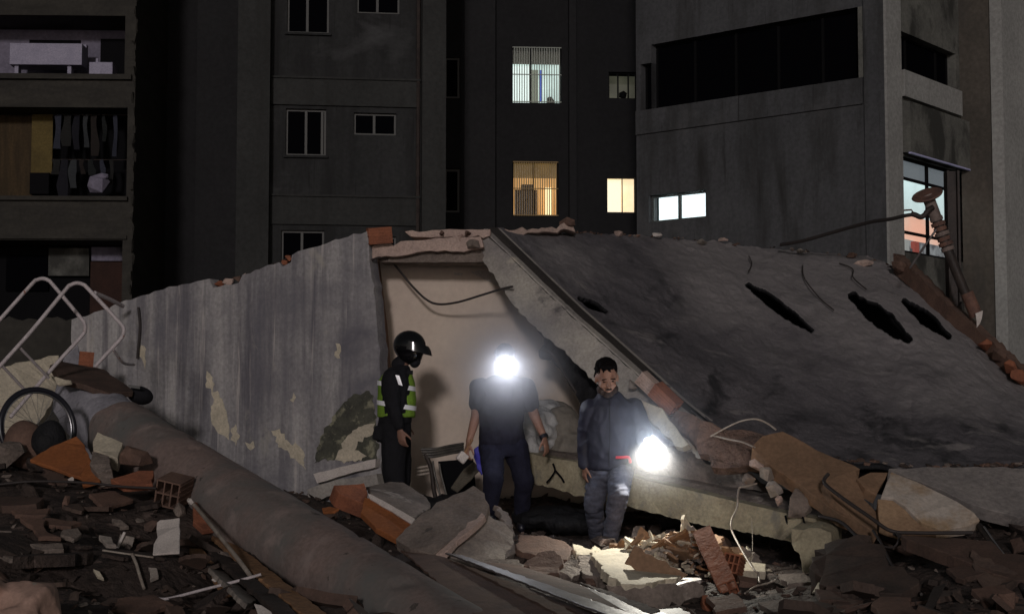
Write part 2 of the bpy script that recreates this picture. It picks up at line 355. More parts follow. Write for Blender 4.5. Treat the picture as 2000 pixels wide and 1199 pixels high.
def terrain():
    xs = np.arange(-13, 13.01, .09); ys = np.arange(-6, 24.01, .09)
    X, Yg = np.meshgrid(xs, ys); Z = base_z(X, Yg)
    vs = []; nx = len(xs)
    for j, y in enumerate(ys):
        for i, x in enumerate(xs):
            if 5 < y < 17 and abs(x) < 6:
                n = noise.fractal(Vector((x * 1.6, y * 1.6, 3.1)), 1.0, 2.1, 5); n2 = abs(noise.noise(Vector((x * 4.3, y * 4.3, 9))))
                n3 = noise.noise(Vector((x * 11, y * 11, 2)))
                z = Z[j, i] + n * .055 - n2 * .05 + n3 * .012
            else:
                z = Z[j, i] + noise.noise(Vector((x * 1.5, y * 1.5, 1))) * .07
            vs.append((x, y, z))
    mb = MB(); mb.v = vs
    for j in range(len(ys) - 1):
        for i in range(nx - 1):
            a = j * nx + i; mb.f.append((a, a + 1, a + nx + 1, a + nx)); mb.m.append(0)
    tag(obj('rubble_mound', mb, K['soil'], fix=False), kind='structure')
terrain()
def gp(px, py, h=0.0):
    d = ray(px, py); prev = None; t = 6.5
    while t < 17:
        p = CAM + d * (t / d.y)
        if p.z <= tz(p.x, p.y) + h: return p
        t += .03
    return P(px, py, 17)

def chips(name, label, n, region, sizes, mats, seed, cat='rubble', flatness=.45, zoff=0):
    """uncountable small debris lying on the mound, one object"""
    r = random.Random(seed); protos = []
    for k in range(14):
        m = MB(); m.hull((0, 0, 0), (1, r.uniform(.5, 1), r.uniform(.18, flatness)), seed * 100 + k, 9 + k % 5, flat=.8); protos.append(m)
    mb = MB()
    for i in range(n):
        x, y, wgt = region(r)
        s = r.choice(sizes) * r.uniform(.6, 1.3)
        q = Matrix.Rotation(r.uniform(0, 6.3), 3, 'Z') @ Matrix.Rotation(r.gauss(0, .45), 3, 'X') @ Matrix.Rotation(r.gauss(0, .45), 3, 'Y')
        c = Vector((x, y, tz(x, y) + s * .10 + zoff * wgt)); pr = protos[i % 14]
        mb.mi = r.randrange(len(mats))
        mb.add([c + q @ (Vector(v) * s) for v in pr.v], pr.f)
    return tag(obj(name, mb, mats, fix=False), label, cat, kind='stuff')
def on_sheets(x, y):
    t = 1000 + FOC * x / y; return 8 < y < 11.6 and 780 < t < 1290 and y < 11.7 - (t - 780) * .0022
def reg_all(r):
    while True:
        y = r.uniform(7.5, 15); x = r.uniform(-.36, .36) * y
        if on_sheets(x, y): continue
        return x, y, 0
chips('rubble', 'crushed dusty rubble strewn over the whole heap', 3200, reg_all, (.03, .04, .06, .09), [K['chip_dark'], K['soil'], K['chip_brown'], K['concrete2'], K['soil'], K['chip_dark']], 5)
chips('rubble', 'larger dark lumps of rubble bedded in the heap', 330, reg_all, (.13, .17, .24), [K['chip_dark'], K['soil'], K['chip_brown'], K['soil']], 6, flatness=.6)
def plates(name, label, n, region, sizes, mats, seed, tilt=.3, zoff=0, thick=.12):
    r = random.Random(seed); protos = []
    for k in range(16):
        m = MB(); nn = r.choice((4, 5, 6)); pts = [Vector((math.cos(a) * r.uniform(.35, .6), math.sin(a) * r.uniform(.22, .5), 0)) for a in sorted(r.uniform(0, 6.28) if False else 6.28 * (q + r.uniform(-.3, .3)) / nn for q in range(nn))]
        jp, _ = jag(pts, .12, .03, k); m.poly(jp, (0, 0, -thick)); protos.append(m)
    mb = MB()
    for i in range(n):
        x, y, wgt = region(r); s = r.choice(sizes) * r.uniform(.7, 1.3)
        q = Matrix.Rotation(r.uniform(0, 6.3), 3, 'Z') @ Matrix.Rotation(r.gauss(0, tilt), 3, 'X') @ Matrix.Rotation(r.gauss(0, tilt), 3, 'Y')
        c = Vector((x, y, tz(x, y) + .02 + s * .10 + zoff * wgt)); mb.mi = r.randrange(len(mats))
        mb.add([c + q @ (Vector(v) * s) for v in protos[i % 16].v], protos[i % 16].f)
    return tag(obj(name, mb, mats, tri=True), label, 'rubble', kind='stuff')
def reg_side(r):
    while True:
        y = r.uniform(8, 12.5); x = r.uniform(-.36, .36) * y
        if on_sheets(x, y): continue
        if x < -.12 * y or x > .16 * y or y < 10.8: return x, y, 0
plates('rubble', 'flat broken tiles and plaster plates lying all over the heap', 120, reg_side, (.14, .22, .32, .45), [K['chip_brown'], K['chip_dark'], K['chip_brown'], K['fallen_tile'], K['soil']], 17)
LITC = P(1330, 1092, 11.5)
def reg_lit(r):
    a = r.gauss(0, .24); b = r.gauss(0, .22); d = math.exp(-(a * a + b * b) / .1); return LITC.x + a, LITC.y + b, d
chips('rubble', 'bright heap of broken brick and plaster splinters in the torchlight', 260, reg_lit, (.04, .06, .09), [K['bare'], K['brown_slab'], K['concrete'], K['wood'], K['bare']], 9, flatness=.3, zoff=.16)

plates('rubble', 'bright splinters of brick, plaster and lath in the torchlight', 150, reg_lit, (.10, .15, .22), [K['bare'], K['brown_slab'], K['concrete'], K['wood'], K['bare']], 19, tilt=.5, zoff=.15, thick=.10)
# ================================================================ buildings behind
class Facade:
    def __init__(s, px, Y, yaw):
        p = P(px, 600, Y); s.o = Vector((p.x, p.y, 0)); s.u = Vector((math.cos(yaw), math.sin(yaw), 0)); s.n = Vector((math.sin(yaw), -math.cos(yaw), 0))
    def hit(s, px, py, n=0):
        d = ray(px, py); o = s.o + s.n * n
        t = (o - CAM).dot(s.n) / d.dot(s.n); p = CAM + d * t
        return (p - s.o).dot(s.u), p.z
    def pt(s, u, z, n=0): return s.o + s.u * u + s.n * n + Vector((0, 0, z))
    def U(s, px, py=300): return s.hit(px, py)[0]
    def Z(s, px, py): return s.hit(px, py)[1]
    def box(s, mb, u0, u1, z0, z1, n0, n1):
        c = s.pt((u0 + u1) / 2, (z0 + z1) / 2, (n0 + n1) / 2)
        mb.obox(c, s.u * abs(u1 - u0) / 2, s.n * abs(n1 - n0) / 2, Vector((0, 0, abs(z1 - z0) / 2)))
    def rect(s, x0, y0, x1, y1):
        u0 = s.hit(x0, (y0 + y1) / 2)[0]; u1 = s.hit(x1, (y0 + y1) / 2)[0]; xm = (x0 + x1) / 2
        return u0, u1, s.hit(xm, y1)[1], s.hit(xm, y0)[1]
def wall(F, u0, u1, z0, z1, holes, depth, reveal=.18, mb=None, back=True):
    mb = mb or MB()
    us = sorted(set([u0, u1] + [h[0] for h in holes] + [h[1] for h in holes])); us = [u for u in us if u0 <= u <= u1]
    zs = sorted(set([z0, z1] + [h[2] for h in holes] + [h[3] for h in holes])); zs = [z for z in zs if z0 <= z <= z1]
    for i in range(len(us) - 1):
        for j in range(len(zs) - 1):
            cu, cz = (us[i] + us[i + 1]) / 2, (zs[j] + zs[j + 1]) / 2
            if any(h[0] < cu < h[1] and h[2] < cz < h[3] for h in holes): continue
            mb.add([F.pt(us[i], zs[j]), F.pt(us[i + 1], zs[j]), F.pt(us[i + 1], zs[j + 1]), F.pt(us[i], zs[j + 1])], [(0, 1, 2, 3)])
    for h in holes:
        a, b, c, d = max(h[0], u0), min(h[1], u1), max(h[2], z0), min(h[3], z1); rv = h[4] if len(h) > 4 else reveal
        q = [(a, c), (b, c), (b, d), (a, d)]
        for k in range(4):
            p, r_ = q[k], q[(k + 1) % 4]
            mb.add([F.pt(*p), F.pt(*r_), F.pt(*r_, -rv), F.pt(*p, -rv)], [(0, 1, 2, 3)])
    # sides, top, back
    q = [(u0, z0), (u1, z0), (u1, z1), (u0, z1)]
    for k in range(4):
        p, r_ = q[k], q[(k + 1) % 4]
        mb.add([F.pt(*p), F.pt(*r_), F.pt(*r_, -depth), F.pt(*p, -depth)], [(0, 1, 2, 3)])
    if back: mb.add([F.pt(*p, -depth) for p in q], [(0, 1, 2, 3)])
    return mb
def window(F, r_, parent, cols=2, splits=None, fr=None, pane=None, rec=.12, t=.05, label=None, hbar=None, room=True):
    u0, u1, z0, z1 = r_[:4]; mb = MB()
    e = .004
    F.box(mb, u0 + e, u1 - e, z0 + e, z0 + t, -rec - .05, -rec); F.box(mb, u0 + e, u1 - e, z1 - t, z1 - e, -rec - .05, -rec)
    F.box(mb, u0 + e, u0 + t, z0 + t, z1 - t, -rec - .05, -rec); F.box(mb, u1 - t, u1 - e, z0 + t, z1 - t, -rec - .05, -rec)
    sp = splits if splits is not None else [k / cols for k in range(1, cols)]
    for s_ in sp:
        um = u0 + (u1 - u0) * s_; F.box(mb, um - t * .6, um + t * .6, z0 + t, z1 - t, -rec - .047, -rec + .01)
    for s_ in (hbar or []):
        zm = z0 + (z1 - z0) * s_; F.box(mb, u0 + t, u1 - t, zm - t * .5, zm + t * .5, -rec - .044, -rec + .006)
    o = obj('window', mb, fr or K['frame'], parent)
    if label: o['label'] = label
    pm = MB(); F.box(pm, u0 + t * .6, u1 - t * .6, z0 + t * .6, z1 - t * .6, -rec - .035, -rec - .025)
    obj('pane', pm, pane or K['pane'], o)
    return o

# ---- middle tower
def middle_tower():
    F = Facade(665, 37, R(7)); root = empty('apartment_tower', F.pt(0, 0), 'grey concrete apartment tower with two broad pillars and unlit sliding windows, behind the broken wall', 'building')
    uL, uR = F.U(463, 400), F.U(866, 400)
    rects = [F.rect(561, -25, 643, 65), F.rect(697, -25, 781, 27), F.rect(558, 213, 637, 304), F.rect(691, 221, 774, 264), F.rect(549, 450, 633, 545), F.rect(691, 462, 774, 505)]
    mb = wall(F, uL, uR, 0, 20, rects, 9)
    obj('wall', mb, K['conc_mid'], root, fix=False)
    for a, b, nm in ((463, 526, .45), (822, 868, .40)):
        m = MB(); F.box(m, F.U(a, 400), F.U(b, 400), 0.01, 19.95, .002, nm); obj('pillar', m, K['conc_pillar'], root)
    ua, ub = F.U(527, 400), F.U(820, 400)
    for y0, y1 in ((157, 208), (386, 440), (-70, -25), (620, 675)):
        m = MB(); F.box(m, ua, ub, F.Z(670, y1), F.Z(670, y0), .003, .07); F.box(m, ua, ub, F.Z(670, y0) + .001, F.Z(670, y0) + .05, .003, .12)
        obj('floor_beam', m, K['conc_pillar'], root)
    for i, r_ in enumerate(rects):
        window(F, r_, root, splits=[.48] if i in (1, 3, 5) else [.5, .9] if i == 2 else [.48], rec=.1)
        if i in (0, 2, 4):
            m = MB(); F.box(m, r_[0] - .05, r_[1] + .05, r_[2] - .06, r_[2] - .003, .002, .08); obj('window_sill', m, K['conc_mid'], root)
    m = MB(); m.tube([F.pt(F.U(816, 300), 0, .06), F.pt(F.U(816, 300), 19.5, .06)], .05, 8); obj('drain_pipe', m, K['dark_steel'], root)
middle_tower()

# ---- dark block between left building and tower, and dark block with lit windows
def dark_block():
    F = Facade(360, 40, R(3)); root = empty('apartment_block', F.pt(0, 0), 'blank unlit dark wall of a block between the balconies and the pillared tower', 'building')
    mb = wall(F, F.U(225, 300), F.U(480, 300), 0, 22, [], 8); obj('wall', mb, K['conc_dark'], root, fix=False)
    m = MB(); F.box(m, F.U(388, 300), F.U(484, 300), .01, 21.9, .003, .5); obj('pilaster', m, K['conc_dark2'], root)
    m = MB(); m.tube([F.pt(F.U(300, 300), z, .07) for z in (0, 21.8)], .06, 8); obj('drain_pipe', m, K['conc_dark'], root)
dark_block()
def bars(F, r_, parent, n, mat, dz=0, t=.012, n0=.03):
    m = MB(); u0, u1, z0, z1 = r_[:4]
    for k in range(1, n):
        u = u0 + (u1 - u0) * k / n; F.box(m, u - t, u + t, z0 + .01, z1 - .01, n0 - .02, n0)
    for z in (z0 + .03, (z0 + z1) / 2, z1 - .03): F.box(m, u0 + .01, u1 - .01, z - t, z + t, n0 + .001, n0 + .02)
    return obj('security_bars', m, mat, parent)
def room_box(F, r_, depth, mat, parent, name='lit_room', wallmat=None):
    """recess behind an opening; the far side glows"""
    u0, u1, z0, z1 = r_[:4]; m = MB(); e = .05
    F.box(m, u0 - e, u1 + e, z0 - e, z1 + e, -depth - .05, -depth); return obj(name, m, mat, parent)
def lit_block():  # room light put into emissive walls, curtains, blind and cabinets
    F = Facade(1050, 42, R(4)); root = empty('apartment_block', F.pt(0, 0), 'black apartment block with one cold white and two amber lit windows', 'building')
    A = F.rect(1000, 92, 1097, 202); B = F.rect(1001, 315, 1091, 423); Cc = F.rect(1186, 347, 1241, 415); D = F.rect(1189, 141, 1252, 193)
    E1 = F.rect(868, 330, 898, 415); E2 = F.rect(868, 112, 898, 192)
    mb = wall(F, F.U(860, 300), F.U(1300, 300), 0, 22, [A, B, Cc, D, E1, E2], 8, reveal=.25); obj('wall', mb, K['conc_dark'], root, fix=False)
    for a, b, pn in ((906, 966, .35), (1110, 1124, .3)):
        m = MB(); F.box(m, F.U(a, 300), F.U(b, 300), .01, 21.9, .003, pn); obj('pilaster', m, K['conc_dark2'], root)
    for r_ in (E1, E2): window(F, r_, root, cols=1, rec=.1, t=.06)
    fx = lambda r_, a, b, c, d: (r_[0] + (r_[1] - r_[0]) * a, r_[0] + (r_[1] - r_[0]) * b, r_[2] + (r_[3] - r_[2]) * c, r_[2] + (r_[3] - r_[2]) * d)
    # A : cold white
    wn = window(F, A, root, cols=1, splits=[.38], pane=K['clear'], rec=.1, t=.03, label='window with cold white light behind bars', fr=K['dframe'])
    room_box(F, A, 1.0, glow('cold_lit_room', (.62, .78, .72), 1.3, (.40, .52, .48), 1.2), wn)
    q = fx(A, 0, .38, 0, .72); m = MB(); F.box(m, q[0], q[1], q[2], q[3], -.5, -.47); obj('curtain', m, glow('cold_curtain', (.80, .95, .90), 1.15), wn)
    q = fx(A, 0, 1, .73, 1); m = MB(); F.box(m, q[0], q[1], q[2], q[3], -.32, -.3); obj('roller_blind', m, plain('grey_blind', (.22, .23, .18), .8), wn)
    q = fx(A, .40, .56, 0, .66); m = MB(); F.box(m, q[0], q[1], q[2], q[3], -.75, -.5); obj('cabinet', m, glow('grey_green_door', (.20, .23, .17), .8), wn)
    q = fx(A, .58, .63, .1, .66); m = MB(); F.box(m, q[0], q[1], q[2], q[3], -.6, -.52); obj('cabinet', m, glow('blue_cloth_lit', (.05, .12, .55), .7), wn)
    q = fx(A, .72, .88, 0, .2); m = MB(); m.hull(F.pt((q[0] + q[1]) / 2, (q[2] + q[3]) / 2, -.45), (.32, .2, .34), 4, 16); obj('potted_plant', m, plain('plant_dark', (.03, .05, .03), .9), wn)
    bars(F, A, wn, 20, plain('bar_pale', (.35, .38, .33), .6))
    # B : amber
    wn = window(F, B, root, cols=1, splits=[.46], pane=K['clear'], rec=.1, t=.035, label='window with amber light and a dark cupboard inside', fr=K['dframe'])
    room_box(F, B, 1.0, glow('amber_lit_room', (.75, .42, .15), .9, (.55, .27, .08), .9), wn)
    q = fx(B, .03, .97, .72, 1); m = MB(); F.box(m, q[0], q[1], q[2], q[3], -.32, -.3); obj('roller_blind', m, glow('amber_blind', (.20, .12, .03), .8, (.12, .075, .02), 3), wn)
    q = fx(B, .08, .56, 0, .52); m = MB(); F.box(m, q[0], q[1], q[2], q[3], -.7, -.42); q = fx(B, .22, .5, .52, .62); F.box(m, q[0], q[1], q[2], q[3], -.7, -.44); obj('cabinet', m, plain('cabinet_dark', (.07, .05, .035), .8), wn)
    q = fx(B, .76, .90, 0, .6); m = MB(); F.box(m, q[0], q[1], q[2], q[3], -.9, -.8); obj('curtain', m, glow('amber_hot', (1.0, .80, .42), 1.6), wn)
    bars(F, B, wn, 20, plain('bar_amber', (.30, .20, .08), .6))
    # C : warm plain
    wn = window(F, Cc, root, cols=1, splits=[.55], pane=K['clear'], rec=.1, t=.02, label='small window glowing warm cream', fr=K['frame'])
    room_box(F, Cc, .6, glow('cream_lit_room', (1.0, .80, .52), 1.25, (.85, .58, .30), .8), wn)
    q = fx(Cc, 0, .55, 0, .98); m = MB(); F.box(m, q[0], q[1], q[2], q[3], -.4, -.38); obj('curtain', m, glow('cream_curtain', (1.0, .88, .62), 1.3), wn)
    # D : dim
    wn = window(F, D, root, cols=3, splits=[.3, .62, .85], pane=K['clear'], rec=.1, t=.03, label='small barely lit window', fr=K['dframe'])
    room_box(F, D, .8, glow('dim_room', (.10, .10, .07), .6, (.05, .05, .035), 1), wn)
    m = MB(); q = fx(D, .35, .6, 0, .45); m.hull(F.pt((q[0] + q[1]) / 2, (q[2] + q[3]) / 2, -.3), (.3, .2, .3), 8, 12); obj('potted_plant', m, K['black'], wn)
lit_block()

# ---- left building with open balconies
def left_building():
    F = Facade(130, 36, R(2)); root = empty('balcony_building', F.pt(0, 0), 'old apartment building at the left edge with open balconies full of laundry', 'building')
    uL, uR = F.U(-900, 300), F.U(262, 300)
    H1 = (*F.rect(-560, 28, 244, 148), 1.4); H2 = (*F.rect(-560, 208, 248, 384), 1.4); H3 = (*F.rect(-560, 468, 238, 640), 1.4); H0 = (*F.rect(-560, -190, 244, -20), 1.4)
    hs = [(max(h[0], uL + .01), *h[1:]) for h in (H1, H2, H3, H0)]
    mb = wall(F, uL, uR, 0, 19, hs, 9); obj('wall', mb, K['left_conc'], root, fix=False)
    m = MB()
    for h, k in ((H1, 0),):
        F.box(m, uL + .02, h[1] - .01, h[2] + .01, h[3] - .01, -1.5, -1.39)
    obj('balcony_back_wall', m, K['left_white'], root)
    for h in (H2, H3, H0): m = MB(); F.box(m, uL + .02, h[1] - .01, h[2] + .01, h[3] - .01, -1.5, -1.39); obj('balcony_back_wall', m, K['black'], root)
    def part(nm, mat, x0, y0, x1, y1, n0, n1, par=root):
        r_ = F.rect(x0, y0, x1, y1); mm = MB(); F.box(mm, *r_, n0, n1); return obj(nm, mm, mat, par)
    part('vent_opening', K['black'], 26, 52, 130, 76, -1.39, -1.36)
    part('doorway', K['black'], 170, 50, 240, 145, -1.39, -1.35)
    part('window', K['pane'], -20, 488, 66, 560, -1.39, -1.30)
    part('wall_panel', K['parapet'], 68, 474, 150, 530, -1.39, -1.2)
    part('door', K['bronze'], 152, 502, 232, 640, -1.3, -1.2)
    part('door_frame', K['left_white'], 155, 472, 232, 500, -1.3, -1.2)
    part('yellow_screen', K['yellow'], 42, 210, 84, 328, -.9, -.85); part('curtain', K['ochre_d'], -40, 208, 44, 378, -1.1, -1.0)
    part('storage_box', K['black'], 44, 330, 82, 372, -.9, -.6)
    part('balcony_slab', K['left_conc'], -50, 146, 258, 156, .004, .12); part('balcony_slab', K['left_conc'], -50, 384, 250, 392, .004, .12); part('balcony_slab', K['left_conc'], -50, 460, 248, 467, .004, .07)
    m = MB(); r_ = random.Random(3)
    for z in np.arange(3, 18, .35):
        m.hull(F.pt(uR - .02 + r_.uniform(-.03, .05), z, .02), (.10, .25, .4), int(z * 50), 10)
    obj('corner_quoin', m, K['left_conc'], root)
    # things on the balconies
    def thing(nm, label, cat, fn):
        mm = MB(); mat = fn(mm); o = obj(nm, mm, mat, bevel=.01); tag(o, label, cat); return o
    def f1(mm):
        r1 = F.rect(15, 82, 157, 124); F.box(mm, *r1, -.75, -.15); r2 = F.rect(22, 75, 157, 83); F.box(mm, *r2, -.78, -.6)
        r3 = F.rect(126, 124, 134, 146); F.box(mm, *r3, -.5, -.25); r3 = F.rect(22, 124, 30, 146); F.box(mm, *r3, -.5, -.25); return K['tank']
    thing('laundry_tank', 'long white laundry tank on the upper left balcony', 'tank', f1)
    def f2(mm):
        r1 = F.rect(170, 118, 216, 143); F.box(mm, *r1, -.7, -.2); r1 = F.rect(178, 106, 183, 119); F.box(mm, *r1, -.5, -.45); return K['tank']
    thing('wash_basin', 'small white basin with a tap by the upper balcony doorway', 'basin', f2)
    def f3(mm):
        c = F.pt(*F.hit(190, 362, -.2), -.2); mm.hull(c, (.75, .4, .55), 31, 18, flat=.75); mm.hull(c + Vector((.05, 0, .2)), (.5, .3, .25), 32, 12); return K['left_white']
    thing('laundry_bag', 'pale bundle of cloth standing on the laundry balcony', 'bag', f3)
    cl = [plain('cloth_%d' % i, c, .9) for i, c in enumerate([(.028, .031, .046), (.012, .012, .011), (.007, .007, .012), (.03, .034, .037), (.015, .011, .009), (.008, .01, .01)])]
    lab = ['faded blue shirt', 'dark grey trousers', 'black shirt', 'pale towel', 'brown shirt', 'dark green trousers', 'narrow grey towel', 'long pale cloth', 'small dark vest', 'striped blue cloth', 'black trousers', 'brown towel', 'grey shirt', 'white rag']
    rr = random.Random(11)
    def line(y, xs, zlen, off, li):
        z = F.Z(170, y); mm = MB(); mm.tube([F.pt(F.U(90, 300), z, -.55), F.pt(F.U(240, 300), z, -.55)], .012, 6)
        obj('clothes_line', mm, K['dark_steel'], root)
        for k, x in enumerate(xs):
            u = F.U(x, 300); wd = rr.uniform(.05, .14); ln = zlen * rr.uniform(.45, 1.2); mm = MB(); n = 7
            pts = []
            for s_ in range(n + 1):
                t = s_ / n; ww = wd * (1 - .35 * abs(math.sin(t * 3 + k)))
                for side in (-1, 1): pts.append(F.pt(u + side * ww + .02 * math.sin(5 * t + k), z - ln * t, -.55 + .03 * math.sin(4 * t + side)))
            for side in (1, -1):
                pass
            fr = [(2 * a, 2 * a + 1, 2 * a + 3, 2 * a + 2) for a in range(n)]
            mm.add(pts, fr); o = obj('garment', mm, cl[(k + off) % 6], fix=False); md = o.modifiers.new('s', 'SOLIDIFY'); md.thickness = .02
            tag(o, '%s hanging %s in the dark left balcony' % (lab[(k + off) % 14], 'on the upper line' if li == 0 else 'on the lower line'), 'laundry', 'laundry hung on the left balcony')
    line(216, [100, 118, 137, 156, 173, 192, 214], .95, 0, 0); line(305, [98, 113, 132, 150, 168, 190, 208], .75, 7, 1)
left_building()

# ---- right building: two faces meeting at a corner
def right_building():
    FL = Facade(1735, 32, R(-39.7 - 0)); FL.u = Vector((.769, -.639, 0)); FL.n = Vector((-.639, -.769, 0))
    FR = Facade(1735, 32, 0); FR.o = FL.o.copy(); FR.u = Vector((.639, .769, 0)); FR.n = Vector((.769, -.639, 0))
    root = empty('corner_building', FL.o, 'grey corner building with a black window band and a brightly lit side room', 'building')
    def uz(F, x, y): return F.hit(x, y)
    uEnd = FL.hit(1243, 300)[0]
    z_t = uz(FL, 1480, 50)[1]; z_b = uz(FL, 1480, 182)[1]
    band = (uz(FL, 1272, 150)[0], uz(FL, 1689, 80)[0], z_b, z_t)
    band2 = (uz(FL, 1251, 180)[0], band[0] + .001, z_b, uz(FL, 1260, 125)[1])
    lou = (uz(FL, 1267, 410)[0], uz(FL, 1378, 400)[0], uz(FL, 1322, 431)[1], uz(FL, 1322, 376)[1])
    band = (band[0], band[1], band[2], band[3])
    mb = wall(FL, uEnd, -.003, 0, 19, [band, (band2[0], band[0], band[2], band2[3]), lou], .6, reveal=.35, back=False)
    obj('wall', mb, K['conc_right'], root, fix=False)
    # far side volume
    # body sits behind both faces; keep it away from lit room
    # corner pillar on both faces
    m = MB(); FL.box(m, uz(FL, 1692, 300)[0], .02, .01, 18.95, .004, .06); obj('pillar', m, K['conc_right'], root)
    m = MB(); u1 = uz(FR, 1757, 300)[0]; FR.box(m, -.055, u1, .012, 18.93, .004, .08); obj('pillar', m, K['conc_rlit'], root)
    # black window band: frames and panes
    def wn(F, r_, n, label=None, fr=K['dframe'], pane=K['pane'], rec=.2, t=.05): return window(F, r_, root, cols=n, fr=fr, pane=pane, rec=rec, t=t, label=label)
    wn(FL, band, 5, 'long black window band under the parapet'); wn(FL, (band2[0], band[0], band[2], band2[3]), 1)
    m = MB(); FL.box(m, band2[0] - .1, band[1] + .05, band[2] - .2, band[3] + .2, -.58, -.5); obj('dark_room', m, K['darkroom'], root)
    # mould-streaked spandrel below
    m = MB(); FL.box(m, uEnd + .01, uz(FL, 1688, 300)[0], uz(FL, 1480, 232)[1], band[2] - .01, .003, .05); obj('spandrel', m, K['conc_right'], root)
    # louvre window
    w1 = wn(FL, lou, 2, 'small white lit louvre window', fr=K['frame'], pane=K['clear'], rec=.12, t=.06)
    room_box(FL, lou, .5, glow('white_lit_room', (.86, .97, 1.0), 1.7), w1)
    m = MB()
    nb = 9
    for k in range(nb):
        z = lou[2] + (lou[3] - lou[2]) * (k + .5) / nb; c = FL.pt((lou[0] + lou[1]) / 2, z, -.06); M_ = (FL.n * .035 + Vector((0, 0, .03)))
        m.obox(c, FL.u * ((lou[1] - lou[0]) / 2 - .07), M_, FL.u.cross(M_).normalized() * .003)
    obj('louvre_blade', m, glassy('louvre_glass', (.97, 1, 1), .05), w1)
    # ---- right face
    U = lambda x, y=200: uz(FR, x, y)[0]
    uS = U(1757); uE = U(1884)
    def zz(x, y): return uz(FR, x, y)[1]
    topw = (uS + .01, U(1867, 150), zz(1812, 158), zz(1812, 83))
    botw = (uS + .01, U(1888, 400), zz(1822, 502), zz(1822, 320))
    mb = wall(FR, .003, uE + 1.3, 0, 19, [topw, botw], .6, reveal=.3, back=False); obj('wall', mb, K['parapet'], root, fix=False)
    m = MB(); FR.box(m, uS, topw[1] + .05, topw[2] - .05, topw[3] + .05, -.58, -.5); obj('dark_room', m, K['darkroom'], root)
    w2 = window(FR, topw, root, splits=[.25, .78], fr=K['dframe'], rec=.2, label='unlit window above the stained parapet')
    # ledge and balcony parapet
    m = MB(); FR.box(m, uS + .02, U(1870), zz(1812, 208), topw[2] - .004, .004, .12); obj('ledge', m, K['conc_rlit'], root)
    m = MB(); FR.box(m, uS + .04, U(1884), botw[3] + .045, zz(1822, 222), .004, .22); obj('parapet', m, K['parapet'], root)
    # lit room: its light is put into emissive walls, ceiling, shelf and jars
    w3 = window(FR, botw, root, splits=[.45, .80], hbar=[.22, .78], fr=K['dframe'], pane=K['clear'], rec=.1, t=.06, label='large lit window showing a white ceiling and pink wall')
    m = MB(); u0, u1, z0, z1 = botw; H = z1 - z0; ua, ub = .66, u1 + 4.2
    FR.box(m, ua, ub, z0 + H * .30, z1 + .4, -1.6, -1.5); obj('room_back_wall', m, glow('pale_wall', (.70, .86, .86), .85, (.55, .66, .66), .8), w3)
    m = MB(); FR.box(m, ua, ub, z0 + H * .28, z0 + H * .58, -1.49, -1.45); obj('pink_counter', m, glow('pink_wall', (.95, .50, .36), .8, (.85, .62, .50), .8), w3)
    m = MB(); FR.box(m, ua, ub, z1 + .1, z1 + .2, -1.5, -.61); obj('room_ceiling', m, glow('lit_ceiling', (.62, .80, .80), .8), w3)
    m = MB(); FR.box(m, ua, ub, z0 - .3, z0 + H * .30, -1.55, -1.4); obj('shelf', m, glow('shelf_lit', (.30, .32, .33), .7, (.08, .08, .09), 6), w3)
    rr = random.Random(4)
    for k in range(9):
        m = MB(); u = .8 + k * .36; FR.box(m, u, u + rr.uniform(.1, .25), z0 + .02, z0 + rr.uniform(.25, .6), -1.1 - .05 * (k % 3), -1.0 - .05 * (k % 3))
        obj('jar', m, glow('jar_lit', rr.choice([(.5, .52, .5), (.4, .08, .06), (.1, .1, .11)]), .45), w3)
    m = MB(); FR.box(m, u0 + .01, ub, z0 - .3, z1 + .3, -1.75, -1.72); obj('room_partition', m, K['darkroom'], w3)
    m = MB(); FR.box(m, u0 + .05, u1 - .05, z0 + H * .79, z1 - .06, -.17, -.15); obj('frosted_pane', m, glow('frosted_lit', (.20, .23, .25), .55), w3)
    m = MB(); FR.box(m, u0 + .03, U(1884) - .01, z1 + .005, z1 + .04, .17, .225); obj('lintel_edge', m, plain('bluish_metal', (.5, .5, .75), .4), root)
    # tower: parallel to the left face, standing out from the right face
    FT = Facade(1735, 32, 0); pc = FR.pt(U(1876, 250), 0, 0); FT.o = pc; FT.u = FR.n.copy(); FT.n = -FR.u
    ut = uz(FT, 1963, 400)[0]
    m = MB(); mb = wall(FT, 0.004, ut, 0, 20, [], 5); obj('stair_tower', mb, K['conc_rtower'], root, fix=False)
    m = MB(); FT.box(m, ut - .25, ut + .03, .02, 19.9, -4.9, .05); obj('pillar', m, K['conc_rlit'], root)
    FT2 = FT
    r_ = (uz(FT, 1972, 300)[0],)
    return FL, FR, FT
FLx, FRx, FTx = right_building()
